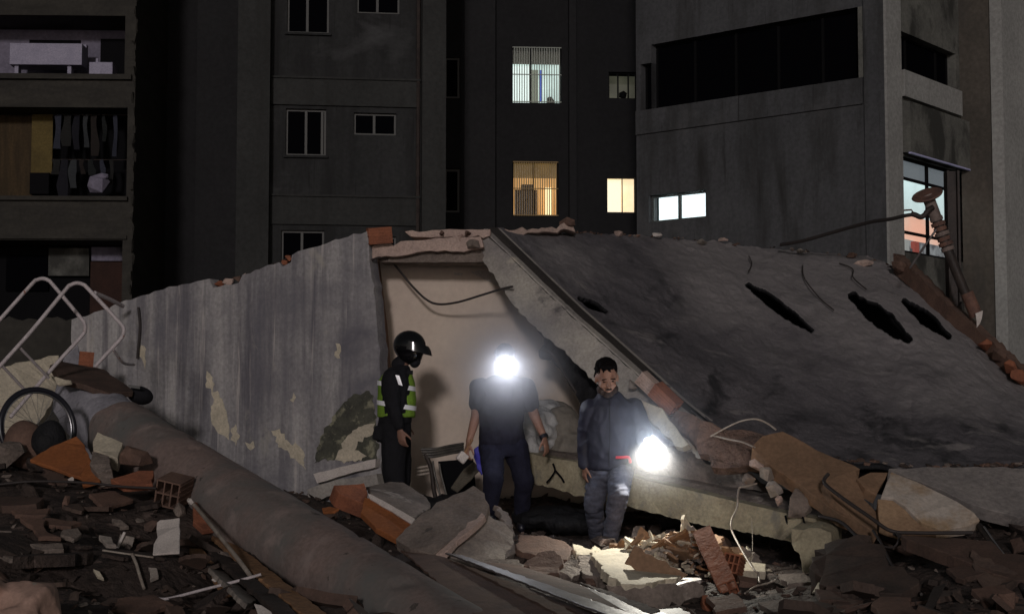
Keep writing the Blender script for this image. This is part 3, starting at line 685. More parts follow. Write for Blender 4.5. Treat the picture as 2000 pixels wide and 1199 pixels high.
# ================================================================ the collapsed house
W = Facade(440, 14.9, R(-16))                     # tall weathered wall, its right end nearer to us
W.o = P(740, 600, 14.3); W.o.z = 0
a_ = P(140, 600, 15.7); a_.z = 0
W.u = (W.o - a_).normalized(); W.n = Vector((W.u.y, -W.u.x, 0))
def Wp(x, y, n=0): u, z = W.hit(x, y, n); return W.pt(u, z, n)
def wslab(name, pix, n0, th, mat, seed, parent=None, amp=.012, step=.07, plane=W):
    pts = []
    for x, y in pix:
        u, z = plane.hit(x, y, n0); pts.append(plane.pt(u, z, n0))
    pts, _ = jag(pts, step, amp, seed); mb = MB(); mb.poly(pts, -plane.n * th)
    return obj(name, mb, mat, parent, tri=True)
lw = empty('broken_wall', Wp(440, 900), 'tall weathered grey house wall with dark rain streaks and a broken sloping top', 'wall')
wslab('wall_panel', [(140, 624), (166, 617), (255, 584), (330, 561), (408, 545), (416, 562), (466, 552), (474, 538), (545, 512), (552, 520), (569, 512), (570, 497), (640, 474), (718, 451), (722, 510), (735, 600), (741, 700), (745, 880), (743, 1010), (560, 1010), (140, 960)], 0, .16, K['wall_weather'], 3, lw, amp=.006)
for i, (pix, mt) in enumerate([
    ([(403, 727), (412, 730), (420, 762), (440, 790), (446, 822), (448, 856), (430, 850), (412, 815), (418, 780), (402, 750)], 'bare'),
    ([(655, 672), (667, 676), (664, 700), (653, 694), (660, 684)], 'bare'),
    ([(530, 842), (546, 838), (560, 862), (583, 868), (592, 890), (598, 915), (583, 905), (566, 885), (545, 872), (538, 855)], 'bare'),
    ([(480, 868), (492, 862), (498, 874), (488, 880)], 'bare'), ([(565, 780), (572, 768), (578, 776), (572, 786)], 'bare'),
    ([(270, 680), (280, 676), (285, 700), (281, 722), (275, 700)], 'bare'),
    ([(628, 850), (660, 800), (690, 770), (722, 762), (733, 800), (738, 880), (735, 905), (690, 898), (640, 900), (612, 905)], 'mould'),
    ([(450, 835), (460, 828), (466, 850), (462, 868), (452, 858)], 'bare'),
    ([(655, 898), (672, 860), (700, 832), (730, 826), (728, 846), (700, 862), (692, 880), (712, 888), (705, 903)], 'bare')]):
    wslab('peeled_patch' if mt == 'bare' else 'mould_patch', pix, .004 + .002 * (i == 8), .003, K[mt], 20 + i, lw, amp=.012, step=.03)
# white skirting ledge at the wall's foot
wslab('ledge', [(612, 925), (690, 905), (733, 896), (733, 912), (690, 922), (620, 943)], .09, .085, K['white'], 41, lw, amp=.003)
wslab('ledge', [(600, 955), (640, 940), (735, 925), (740, 945), (640, 972), (600, 985)], .16, .15, K['beam'], 42, lw, amp=.006)
m = MB(); m.tube(catmull([Wp(270, 600, .03), Wp(273, 640, .03), Wp(268, 700, .04)], 6), .012); obj('wire', m, K['cable'], lw)

def hollow_brick(name, c, size, rot, mat, label, seed=1, group=None, nh=(3, 2)):
    """clay block with through holes seen at the ends (long axis X)"""
    L, D, H = size; mb = MB(); t = .012; M = rot
    def bx(cx, cy, cz, sx, sy, sz): mb.obox(c + M @ Vector((cx, cy, cz)), M @ Vector((sx / 2, 0, 0)), M @ Vector((0, sy / 2, 0)), M @ Vector((0, 0, sz / 2)))
    ny, nz = nh
    for k in range(nz + 1): bx(0, 0, -H / 2 + t / 2 + (H - t) * k / nz, L, D, t)
    for k in range(ny + 1):
        for j in range(nz):
            z0 = -H / 2 + t + (H - t) * j / nz; z1 = -H / 2 + (H - t) * (j + 1) / nz
            bx(0, -D / 2 + t / 2 + (D - t) * k / ny, (z0 + z1) / 2, L - .002, t - .002 * (j % 2), z1 - z0)
    for k in range(5):   # ribs on the faces
        bx(0, -D / 2 - .002, -H / 2 + H * (k + .5) / 5, L - .01, .006, .008)
    o = obj(name, mb, mat); return tag(o, label, 'brick', group)
def E3(rx, ry, rz): return Matrix.Rotation(R(rz), 3, 'Z') @ Matrix.Rotation(R(ry), 3, 'Y') @ Matrix.Rotation(R(rx), 3, 'X')
hollow_brick('clay_brick', P(741, 460, 14.35), (.22, .18, .15), E3(8, -6, 12), K['clay'], 'bright orange hollow brick on the top corner of the weathered wall', 5)
# broken brick courses in the bites of the wall top
for i, (x, y, s) in enumerate([(428, 552, 1), (446, 548, 1.1), (464, 543, .9), (478, 540, .6)]):
    mb = MB(); mb.hull(Wp(x, y + 2, -.07), (.13 * s, .13, .085), 60 + i, 14, E3(10 * i, 5, -10), flat=.75); obj('broken_brick', mb, [K['clay'], K['pink'], K['clay_d'], K['pink']][i], lw)
for i, (x, y) in enumerate([(556, 512), (563, 503)]):
    mb = MB(); mb.hull(Wp(x, y + 2, -.07), (.10, .12, .08), 70 + i, 14, E3(10 * i, 5, -10), flat=.75); obj('broken_brick', mb, K['clay'], lw)
mb = MB(); mb.tube([Wp(640, 476, -.06), Wp(560, 505, -.07), Wp(470, 540, -.06)], .006); obj('wire', mb, K['cable'], lw)

# low walls at far left
LF = Facade(60, 16.2, R(4))
o = wslab('low_wall', [(-90, 622), (140, 622), (150, 720), (-90, 735)], 0, .2, K['left_conc'], 51, plane=LF); tag(o, 'low dark brown parapet behind the white tube ladder', 'wall')
o = slab('plaster_slab', [(-80, 740, 14.6), (20, 712, 14.8), (112, 694, 15), (120, 730, 15), (95, 800, 14.6), (40, 870, 14.2), (-80, 880, 14)], .15, K['bare'], 52); tag(o, 'pale beige plaster slab leaning behind the bicycle wheel', 'slab')
o = slab('plaster_fragment', [(108, 715, 14.6), (152, 672, 14.7), (160, 690, 14.7), (158, 740, 14.6), (120, 745, 14.6)], .1, K['core'], 53); tag(o, 'small lilac grey triangle of plaster beside the orange brick stub', 'fragment')
hollow_brick('clay_brick', P(168, 706, 14.5), (.13, .10, .18), E3(0, 4, 20), K['clay'], 'orange brick stub standing on the broken head of the round column')

# interior wall and opening
IW = Facade(900, 15.1, R(3))
iw = empty('interior_wall', IW.pt(*IW.hit(900, 900)), 'smooth beige inner room wall lit behind the three men', 'wall')
wslab('wall_panel', [(722, 500), (945, 505), (985, 520), (1060, 560), (1180, 700), (1260, 800), (1290, 1010), (720, 1010)], 0, .15, K['interior'], 61, iw, amp=.002, plane=IW)
wslab('bare_patch', [(920, 532), (935, 528), (980, 532), (1003, 548), (1004, 590), (1006, 601), (992, 575), (975, 560), (945, 545)], .004, .003, K['scrape'], 62, iw, amp=.006, step=.04, plane=IW)
wslab('bare_patch', [(886, 532), (905, 534), (902, 538), (888, 537)], .004, .003, K['scrape'], 63, iw, amp=.003, step=.04, plane=IW)
JB = Facade(745, 14.6, R(70))
mb = MB(); pts = [P(729, 508, 14.5), P(741, 508, 15.0), P(757, 640, 15.0), P(764, 720, 15.0), P(764, 960, 15.0), P(746, 960, 14.45), P(746, 720, 14.45), P(738, 600, 14.5)]
mb.poly(pts, (-.05, .05, 0)); o = obj('door_jamb', mb, K['jamb'], iw, tri=True)
mb = MB(); mb.tube(catmull([P(x, y, Y) for x, y, Y in [(726, 508, 14.35), (742, 503, 14.4), (757, 506, 14.5), (775, 522, 14.7), (800, 553, 14.75), (830, 583, 14.7), (856, 594, 14.7), (895, 590, 14.6), (945, 575, 14.4), (985, 563, 14.2), (1001, 560, 14.1)]], 5), .011, 8)
tag(obj('cable', mb, K['cable'], smooth=True), 'sagging dark cable across the top of the beige inner wall', 'cable')

# lintel over the opening
lt = empty('lintel_beam', P(840, 480, 14.6), 'broken pinkish concrete lintel bridging the weathered wall and the sloping beam', 'beam')
def part_slab(name, pix, th, mat, seed, par, amp=.012, step=.06, down=None): return slab(name, pix, th, mat, seed, step, amp, par, down=down)
part_slab('beam', [(726, 480, 14.35), (800, 470, 14.4), (880, 463, 14.4), (940, 462, 14.4), (945, 482, 14.4), (905, 492, 14.4), (830, 490, 14.4), (770, 500, 14.4), (728, 506, 14.4)], .3, K['pink'], 71, lt, .008, down=(.05, 1, 0))
part_slab('soffit', [(740, 508, 14.50), (800, 492, 14.5), (938, 488, 14.5), (952, 512, 14.5), (850, 513, 14.5), (742, 512, 14.5)], .35, K['concrete2'], 72, lt, .003, down=(.05, 1, 0))
part_slab('coping', [(790, 452, 14.5), (860, 450, 14.5), (905, 447, 14.5), (957, 448, 14.5), (958, 462, 14.5), (880, 464, 14.5), (800, 463, 14.5)], .35, K['pink'], 73, lt, .008, down=(.05, 1, 0))
for i, x in enumerate((864, 914)):
    mb = MB(); mb.hull(P(x, 457, 14.46), (.075, .12, .085), 80 + i, 14, flat=.8); obj('brick_joint', mb, K['clay_d'], lt)
mb = MB(); mb.hull(P(925, 478, 14.36), (.15, .16, .12), 84, 20); obj('loose_stone', mb, K['concrete2'], lt)
o = slab('coping_strip', [(985, 448, 15.2), (1040, 447, 15.5), (1085, 442, 15.8), (1118, 436, 16), (1122, 448, 16), (1060, 455, 15.6), (990, 462, 15.2)], .3, K['pink'], 74, down=(0, 1, 0)); tag(o, 'pink mortar strip along the ridge, right of the lintel', 'coping')
mb = MB(); mb.hull(P(1108, 436, 16), (.22, .25, .13), 91, 20); mb2 = mb
tag(obj('stone', mb, K['clay_d']), 'round brown stone on the ridge below the amber window', 'stone')

# sloping beam / edge of the roof
TOP = [(945, 447, 14.6), (1005, 505, 14.35), (1060, 558, 14.15), (1110, 606, 13.95), (1165, 655, 13.75), (1215, 700, 13.55), (1262, 742, 13.35), (1300, 778, 13.15), (1345, 815, 12.95), (1395, 850, 12.75), (1440, 878, 12.6)]
BOT = [(925, 492, 14.6), (962, 535, 14.35), (1000, 592, 14.15), (1045, 640, 13.95), (1105, 690, 13.75), (1158, 742, 13.55), (1200, 780, 13.35), (1250, 818, 13.15), (1305, 858, 12.95), (1358, 890, 12.75), (1412, 910, 12.6)]
def resamp(pts, n):
    P3 = catmull([P(*p) for p in pts], 10); k = len(P3) - 1
    return [P3[int(i * k / n)].lerp(P3[min(int(i * k / n) + 1, k)], i * k / n - int(i * k / n)) for i in range(n + 1)]
SLN = Vector((.55, .80, .10)).normalized()
def strip_beam(name, top, bot, th, mat, par, n=90, seed=1, amp=.012, seg=8):
    T = resamp(top, n); B = resamp(bot, n); mb = MB(); vs = []
    for i in range(n + 1):
        ja = noise.noise(Vector((i * .35, seed, 0))) * amp * 2 + noise.noise(Vector((i * .9, seed, 5))) * amp
        col = []
        for j in range(seg + 1):
            t = j / seg; p = T[i].lerp(B[i], t)
            if j == seg: p = p + (B[i] - T[i]).normalized() * ja
            p = p + SLN * (noise.noise(p * 9) * .008 + noise.noise(p * 3) * .012)
            col.append(p)
        bk = [T[i] + SLN * th, B[i] + SLN * th + (B[i] - T[i]).normalized() * ja]
        vs += col + bk[::-1]
    m_ = seg + 3
    mb.v = vs; 
    for i in range(n):
        for j in range(m_):
            j2 = (j + 1) % m_; mb.f.append((i * m_ + j, i * m_ + j2, (i + 1) * m_ + j2, (i + 1) * m_ + j)); mb.m.append(0)
    mb.f.append(tuple(range(m_))); mb.m.append(0); mb.f.append(tuple(n * m_ + j for j in range(m_))); mb.m.append(0)
    return obj(name, mb, mat, par)
rf = empty('collapsed_roof', P(1250, 800, 13.5), 'huge dark collapsed roof slab sloping down to the right with its pale concrete edge beam', 'roof')
strip_beam('edge_beam', TOP[:7], BOT[:7], .28, K['beam'], rf, seed=2)
strip_beam('edge_beam', TOP[6:], BOT[6:], .28, K['beam'], rf, n=50, seed=5, amp=.03)
strip_beam('shade_edge', [(x + 14, y - 3, Y + .10) for x, y, Y in TOP[:9]], [(x - 3, y + 3, Y - .01) for x, y, Y in TOP[:9]], .10, K['shade_edge'], rf, seed=15, amp=.008)  # added dark strip, painted as the shade between beam face and roof
# roof surface : rows from far edge to near edge
def xyY(*a): return [P(*p) for p in a]
ROWS = [
 xyY((962, 450, 15.0), (1040, 452, 15.7), (1130, 455, 16.4), (1290, 462, 17.3), (1450, 478, 17.8), (1600, 492, 17.8), (1730, 515, 17.4), (1800, 572, 16.8), (1900, 660, 16), (1990, 742, 15.3), (2090, 830, 14.7)),
 xyY((975, 462, 14.9), (1080, 500, 15.2), (1200, 520, 15.7), (1340, 545, 16.1), (1480, 560, 16.3), (1610, 580, 16.2), (1740, 610, 15.9), (1830, 665, 15.5), (1920, 730, 15.0), (2010, 800, 14.5), (2100, 860, 14.1)),
 xyY((1030, 515, 14.65), (1130, 560, 14.75), (1250, 600, 14.9), (1390, 640, 15.1), (1520, 670, 15.1), (1640, 695, 15.0), (1760, 720, 14.8), (1850, 755, 14.5), (1940, 800, 14.2), (2020, 840, 13.9), (2110, 880, 13.6)),
 xyY((1110, 590, 14.25), (1200, 640, 14.2), (1320, 690, 14.2), (1440, 735, 14.1), (1560, 765, 14.1), (1670, 790, 14.0), (1780, 805, 13.9), (1870, 820, 13.7), (1950, 850, 13.5), (2030, 875, 13.3), (2110, 895, 13.1)),
 xyY((1200, 672, 13.85), (1280, 728, 13.65), (1380, 785, 13.5), (1490, 818, 13.4), (1600, 842, 13.3), (1700, 860, 13.2), (1800, 872, 13.1), (1880, 880, 13.1), (1960, 888, 12.9), (2030, 896, 12.8), (2110, 902, 12.7)),
 xyY((1275, 742, 13.5), (1350, 800, 13.1), (1440, 862, 12.75), (1540, 890, 12.6), (1640, 905, 12.5), (1730, 912, 12.5), (1820, 916, 12.5), (1900, 914, 12.5), (1970, 912, 12.5), (2040, 912, 12.5), (2120, 912, 12.4))]
def roof():
    nu, nv = 560, 300
    rows = []
    for r_ in ROWS:
        c = catmull(r_, 40); k = len(c) - 1
        rows.append([c[int(i * k / nu)].lerp(c[min(int(i * k / nu) + 1, k)], i * k / nu % 1) for i in range(nu + 1)])
    grid = []
    cols = []
    for i in range(nu + 1):
        c = catmull([r_[i] for r_ in rows], 50); k = len(c) - 1
        cols.append([c[int(j * k / nv)].lerp(c[min(int(j * k / nv) + 1, k)], j * k / nv % 1) for j in range(nv + 1)])
    def proj(p):
        d = p - CAM; c, s = math.cos(PITCH), math.sin(PITCH)
        f = d.y * c + d.z * s; u = d.x / f; v = (-d.y * s + d.z * c) / f
        return 1000 + u * FOC, 599.5 - v * FOC
    holes = [((1462, 556), (1584, 644), 12), ((1666, 578), (1774, 662), 18), ((1766, 588), (1852, 656), 13), ((1132, 582), (1182, 608), 9), ]
    up = Vector((-.1, -.55, .8)).normalized(); vs = []; inhole = {}; wear = []
    for i in range(nu + 1):
        for j in range(nv + 1):
            p = cols[i][j]; px, py = proj(p); dz = 0
            q = Vector((p.x * 2.2, p.y * 1.1, p.z * 2.2))
            dz += noise.fractal(q, 1.0, 2.0, 5) * .035 + abs(noise.noise(q * 2.7)) * -.015 + noise.noise(q * 8) * .004
            hmin = 9
            for (a, b, wd) in holes:
                A = Vector((a[0], a[1])); B = Vector((b[0], b[1])); q2 = Vector((px, py)); t = max(0, min(1, (q2 - A).dot(B - A) / (B - A).length_squared))
                d = (q2 - A.lerp(B, t)).length / (wd * (.30 + .75 * math.sin(math.pi * min(max(t, .08), .92))) * (1 + .32 * noise.noise(Vector((px * .025, py * .05, 4))) + .12 * noise.noise(Vector((px * .12, py * .12, 4)))))
                hmin = min(hmin, d)
            if hmin < 1: inhole[(i, j)] = 1
            if hmin < 1.5: dz *= .3
            # long wrinkle ridges
            if j in (0, nv) or i in (0, nu): dz *= 1.6
            vs.append(p + up * dz)
            wf = (px - 1150) * .55 - (py - 470) * 1.15 + 60 + 170 * noise.noise(Vector((px * .006, py * .012, 3))) + 60 * noise.noise(Vector((px * .03, py * .05, 3)))
            if py > 700 and px > 1780: wf -= (py - 700) * .5
            wear.append(min(1, max(0, wf / 160 + .1)))
    mb = MB(); mb.v = vs; W1 = nv + 1
    for i in range(nu):
        for j in range(nv):
            if ((i, j) in inhole) + ((i + 1, j + 1) in inhole) + ((i + 1, j) in inhole) + ((i, j + 1) in inhole) >= 2: continue
            mb.f.append((i * W1 + j, i * W1 + j + 1, (i + 1) * W1 + j + 1, (i + 1) * W1 + j)); mb.m.append(0)
    o = obj('roof_slab', mb, [K['roof'], K['tarp_shade']], rf, smooth='all', fix=False)
    at = o.data.attributes.new('wear', 'FLOAT', 'POINT'); at.data.foreach_set('value', wear)
    t = K['roof'].node_tree; b = t.nodes['Principled BSDF']; src = b.inputs['Base Color'].links[0].from_socket
    an = t.nodes.new('ShaderNodeAttribute'); an.attribute_name = 'wear'; mx = t.nodes.new('ShaderNodeMixRGB'); mx.inputs[2].default_value = (.27, .25, .245, 1)
    mf = t.nodes.new('ShaderNodeMath'); mf.operation = 'MULTIPLY'; mf.inputs[1].default_value = .72
    t.links.new(an.outputs['Fac'], mf.inputs[0]); t.links.new(mf.outputs[0], mx.inputs[0]); t.links.new(src, mx.inputs[1]); t.links.new(mx.outputs[0], b.inputs['Base Color'])
    md = o.modifiers.new('s', 'SOLIDIFY'); md.thickness = .045; md.offset = -1; md.material_offset = 1; md.material_offset_rim = 1  # rim and lower side blackened: shade of the openings put into the colour
    # make sure thickness goes downwards
    ub = MB(); st = 8; ni, nj = nu // st, nv // st
    dn = -up * .34 + Vector((.10, .25, 0))
    ub.v = [cols[i * st][j * st] + dn * (1 if 0 < i < ni and 0 < j < nj else .25) for i in range(ni + 1) for j in range(nj + 1)]
    for i in range(ni):
        for j in range(nj): a = i * (nj + 1) + j; ub.f.append((a, a + 1, a + nj + 2, a + nj + 1)); ub.m.append(0)
    obj('underside', ub, K['tarp_shade'], rf, smooth='all', fix=False)  # black sheet added below, so the openings look deep in shade
    return cols
RC = roof()
def on_roof(px, py, lift=.0):
    """nearest roof grid point to a pixel"""
    best = None; bd = 1e9
    for c in RC[::5]:
        for p in c[::5]:
            d = p - CAM; cc, s = math.cos(PITCH), math.sin(PITCH); f = d.y * cc + d.z * s
            x = 1000 + d.x / f * FOC; y = 599.5 - (-d.y * s + d.z * cc) / f * FOC
            e = (x - px) ** 2 + (y - py) ** 2
            if e < bd: bd = e; best = p
    return best + Vector((0, -.03, .05)) * 1 + Vector((0, 0, lift))
# crack lines on the worn roof
for k, line in enumerate([[(1642, 515), (1668, 530), (1665, 550), (1690, 572)], [(1562, 520), (1572, 545), (1600, 590), (1625, 612)], [(1458, 505), (1470, 520), (1466, 535)]]):
    mb = MB(); mb.tube(catmull([on_roof(x, y, -.03) for x, y in line], 6), .007, 6); obj('torn_wire', mb, K['dark_steel'], rf)
# ridge crumbs and brick rim of the roof
rr = random.Random(21)
rim = [(1205, 456, 'pink'), (1283, 458, 'white'), (1375, 468, 'concrete'), (1410, 466, 'pink'), (1560, 487, 'concrete'), (1660, 498, 'clay_d'), (1690, 508, 'pink')]
for k, (x, y, mt) in enumerate(rim):
    mb = MB(); mb.hull(on_roof(x, y + 8, -.02), (rr.uniform(.12, .26), .15, rr.uniform(.06, .11)), 200 + k, 12, E3(0, 0, rr.uniform(0, 180)))
    lb = ['small pink lump at the left of the ridge', 'bright white crumb on the ridge under the louvre window', 'low concrete crumb mid ridge', 'flat pink crumb mid ridge', 'concrete crumb where the slack cable meets the ridge', 'dark brick crumb near the right of the ridge', 'pink crumb at the right end of the ridge'][k]
    tag(obj('stone', mb, K[mt]), lb, 'stone')
mb = MB(); T_ = catmull([P(*p) for p in [(1745, 512, 17.1), (1790, 552, 16.7), (1850, 612, 16.2), (1920, 672, 15.7), (1990, 738, 15.2), (2080, 815, 14.6)]], 14)
vs = []
for i, p in enumerate(T_):
    a = noise.noise(Vector((i * .4, 1, 1))) * .03; hh = .10 + .03 * noise.noise(Vector((i * .7, 4, 1)))
    vs += [p + Vector((0, 0, hh + a)), p + Vector((.16, .2, hh + a)), p + Vector((.16, .2, -.2)), p + Vector((0, 0, -.12))]
mb.v = vs
for i in range(len(T_) - 1):
    for j in range(4): mb.f.append((i * 4 + j, i * 4 + (j + 1) % 4, i * 4 + 4 + (j + 1) % 4, i * 4 + 4 + j)); mb.m.append(0)
mb.f.append((0, 1, 2, 3)); mb.m.append(0); n_ = (len(T_) - 1) * 4; mb.f.append((n_, n_ + 1, n_ + 2, n_ + 3)); mb.m.append(0)
obj('roof_upstand', mb, K['clay_d'], rf)
for k, (x, y, Y, mt) in enumerate([(1757, 520, 16.9, 'clay_d'), (1925, 672, 15.55, 'clay'), (1950, 692, 15.4, 'clay_d'), (1975, 718, 15.2, 'clay'), (1990, 735, 15.1, 'clay')]):
    mb = MB(); mb.hull(P(x, y, Y), (.24, .2, .14), 240 + k, 16, E3(0, 35, 30), flat=.7); obj('broken_brick', mb, K[mt], rf)
mb = MB(); rr = random.Random(77); n_c = len(RC)
for k in range(170):
    near = k % 2; c_ = RC[rr.randrange(int(n_c * (.30 if near else .05)), n_c)]; p = (c_[-1 - rr.randrange(14)] if near else c_[rr.randrange(6)]) + Vector((0, 0, .01)); s = rr.uniform(.03, .09 if near else .07)
    mb.mi = rr.randrange(4); mb.hull(p, (s * 1.4, s, s * .7), 900 + k, 9, E3(0, 0, rr.uniform(0, 180)))
tag(obj('rubble', mb, [K['chip_brown'], K['concrete2'], K['soil'], K['clay_d']], fix=False), 'small crumbs lying along the ridge and lower edge of the dark roof slab', 'rubble', kind='stuff')
# exposed brick inside the edge beam
hollow_brick('clay_brick', P(1300, 778, 12.95), (.26, .12, .13), E3(15, 42, -28), K['clay'], 'red hollow brick exposed in the break of the sloping beam', nh=(2, 2))
hollow_brick('clay_brick', P(1265, 748, 13.12), (.17, .10, .12), E3(10, 42, -25), K['pink'], 'pale mortar coated brick just above the red one in the beam')
mb = MB(); mb.hull(P(1236, 752, 13.25), (.10, .12, .13), 260, 14, flat=.8); tag(obj('stone', mb, K['concrete']), 'round knob of concrete under the sloping beam', 'stone')

# brown broken underside spreading below the beam
o = slab('screed_layer', [(1325, 797, 12.9), (1370, 818, 12.7), (1430, 838, 12.6), (1490, 850, 12.5), (1520, 870, 12.4), (1500, 905, 12.3), (1440, 912, 12.3), (1395, 908, 12.4), (1370, 880, 12.6), (1335, 850, 12.8), (1310, 820, 12.9)], .10, K['screed'], 81, amp=.02); tag(o, 'crumbling brown screed hanging under the lower roof edge', 'slab')
o = slab('plaster_fragment', [(1250, 782, 12.95), (1290, 800, 12.85), (1320, 832, 12.75), (1345, 868, 12.6), (1330, 875, 12.6), (1295, 845, 12.75), (1262, 815, 12.9)], .09, K['bare'], 82, amp=.012); tag(o, 'long cream plaster flake on the lower edge of the sloping beam', 'fragment')

# ochre slabs at right
o = slab('floor_slab', [(1466, 873, 12.2), (1490, 850, 12.3), (1528, 842, 12.35), (1560, 858, 12.3), (1610, 885, 12.2), (1680, 915, 12.0), (1625, 935, 11.9), (1612, 960, 11.8), (1690, 1025, 11.4), (1640, 1005, 11.5), (1560, 945, 11.9), (1500, 905, 12.1)], .12, K['brown_slab'], 83, amp=.006); tag(o, 'ochre brown floor slab tipped towards the viewer under the dark roof', 'slab')
o = slab('floor_slab', [(1612, 935, 11.75), (1672, 918, 11.9), (1690, 975, 11.7), (1712, 1000, 11.6), (1715, 1045, 11.3), (1680, 1020, 11.4), (1625, 972, 11.6)], .10, K['brown_slab'], 84, amp=.004); tag(o, 'brown slab piece wedged between the ochre slab and the pale triangle', 'slab')
tri = empty('floor_slab', P(1780, 1030, 11.5), 'pale and ochre triangular cracked floor slab at right pointing to the right', 'slab')
slab('slab_piece', [(1674, 935, 11.8), (1700, 922, 11.9), (1735, 922, 11.9), (1722, 950, 11.8), (1712, 968, 11.7), (1690, 955, 11.7)], .09, K['brown_slab'], 85, parent=tri, amp=.004)
slab('slab_piece', [(1740, 921, 11.9), (1790, 940, 11.8), (1850, 968, 11.7), (1902, 1000, 11.5), (1915, 1016, 11.45), (1890, 1028, 11.4), (1840, 1034, 11.35), (1800, 1020, 11.4), (1770, 990, 11.5), (1745, 972, 11.6), (1722, 970, 11.6), (1728, 950, 11.7)], .09, surf('worn_ochre_slab', (.50, .44, .38), (.36, .25, .15), scale=1.4, bscale=20, lo=.45, hi=.58), 86, parent=tri, amp=.004)
slab('slab_piece', [(1714, 974, 11.6), (1744, 977, 11.58), (1768, 995, 11.5), (1798, 1024, 11.38), (1830, 1036, 11.3), (1760, 1036, 11.3), (1716, 1022, 11.4)], .09, surf('ochre_slab_low', (.40, .27, .165), (.32, .20, .12), scale=1.4, bscale=20), 87, parent=tri, amp=.004)
o = slab('floor_slab', [(1735, 914, 12.3), (1850, 912, 12.4), (2090, 912, 12.4), (2090, 1000, 11.9), (1990, 1010, 11.9), (1900, 985, 12.0), (1800, 940, 12.2)], .12, K['roof_pale'], 88, amp=.006); tag(o, 'blue grey slab behind the pale triangle at the right edge', 'slab')
o = slab('floor_slab', [(1760, 1045, 11.2), (1890, 1052, 11.1), (1935, 1055, 11.1), (1960, 1080, 10.9), (2080, 1090, 10.7), (2090, 1150, 10.4), (1940, 1120, 10.6), (1850, 1080, 10.9)], .10, K['chip_brown'], 89, amp=.008); tag(o, 'dusty brown slab below the pale triangle', 'slab')
o = slab('concrete_chunk', [(1610, 1062, 11.3), (1680, 1040, 11.2), (1740, 1085, 10.9), (1790, 1130, 10.6), (1760, 1160, 10.4), (1690, 1155, 10.5), (1600, 1140, 10.7), (1580, 1095, 11.0)], .4, K['chip_dark'], 90, amp=.03); tag(o, 'big dusty concrete chunk at lower right below the ledge end', 'chunk')

# beige horizontal ledge with broken downstand
LT = [(1010, 880, 13.7), (1070, 893, 13.5), (1140, 905, 13.25), (1250, 935, 12.9), (1350, 958, 12.6), (1450, 982, 12.3), (1540, 1003, 12.0), (1625, 1018, 11.75)]
LB = [(1010, 945, 13.7), (1070, 950, 13.5), (1130, 968, 13.25), (1250, 995, 12.9), (1350, 1020, 12.6), (1450, 1038, 12.3), (1510, 1050, 12.0), (1600, 1072, 11.75)]
sl_ = empty('concrete_ledge', P(1300, 1000, 12.8), 'long beige concrete slab edge running behind the man with the torch, cracked at both ends', 'slab')
SLN = Vector((.35, .93, .05)).normalized(); strip_beam('slab_edge', LT, LB, 1.1, K['conc_beige'], sl_, n=110, seed=9, amp=.008)
TT = [(1010, 868, 13.9), (1070, 880, 13.8), (1140, 893, 13.5), (1250, 922, 13.2), (1350, 942, 12.9), (1450, 962, 12.6), (1540, 985, 12.3), (1640, 1003, 12.0)]
TB = [(1010, 879, 13.85), (1070, 892, 13.65), (1140, 904, 13.35), (1250, 933, 13.05), (1350, 956, 12.75), (1450, 979, 12.45), (1540, 1001, 12.15), (1625, 1016, 11.9)]
strip_beam('top_screed', TT, TB, .8, K['concrete2'], sl_, n=110, seed=12, amp=.02)
part_slab('downstand', [(1545, 1032, 11.72), (1600, 1030, 11.7), (1625, 1040, 11.68), (1622, 1075, 11.6), (1600, 1110, 11.5), (1590, 1120, 11.5), (1565, 1118, 11.5), (1562, 1080, 11.6), (1545, 1062, 11.7)], .5, K['conc_beige'], 95, sl_, .012, down=(.35, .93, .05))
for k, ln in enumerate([[(1080, 905, 13.42), (1084, 918, 13.4), (1078, 930, 13.4), (1068, 942, 13.44)], [(1084, 918, 13.4), (1096, 932, 13.36), (1102, 942, 13.34)], [(1534, 1006, 11.99), (1540, 1028, 11.97), (1552, 1050, 11.9)], [(1568, 1010, 11.85), (1578, 1045, 11.62), (1592, 1095, 11.5)]]):
    mb = MB(); mb.tube(catmull([P(*p) for p in ln], 6), .009, 5); obj('crack', mb, K['black'], sl_)
slabm = slab('inner_slab', [(1235, 800, 13.45), (1300, 850, 13.2), (1380, 905, 13.0), (1460, 925, 12.75), (1490, 960, 12.7), (1350, 940, 13.1), (1225, 915, 13.4)], .1, K['concrete2'], 97, amp=.006); tag(slabm, 'smooth grey slab in shade between the torch and the beige ledge', 'slab')
# knotted lumps of plaster between ledge and ochre slab
for k, (x, y, Y, s, mt) in enumerate([(1478, 908, 12.1, .13, 'pink'), (1500, 925, 12.05, .16, 'concrete'), (1512, 955, 12.0, .17, 'concrete'), (1522, 978, 11.95, .10, 'pink'), (1465, 935, 12.2, .12, 'concrete2'), (1560, 985, 11.9, .26, 'concrete2'), (1590, 960, 12.0, .3, 'concrete2')]):
    mb = MB(); mb.hull(P(x, y, Y), (s * 1.2, s, s * .8), 300 + k, 16, E3(k * 20, 30, k * 40))
    tag(obj('plaster_lump', mb, K[mt]), ['small pink plaster knob hanging at the top left of the cluster', 'pale lump under the pink plaster knob', 'largest pale lump of the hanging cluster', 'pink knob at the bottom of the hanging cluster', 'dull grey lump left of the hanging cluster', 'flat grey lump on the right end of the beige ledge', 'broad grey lump under the ochre slab'][k], 'lump')

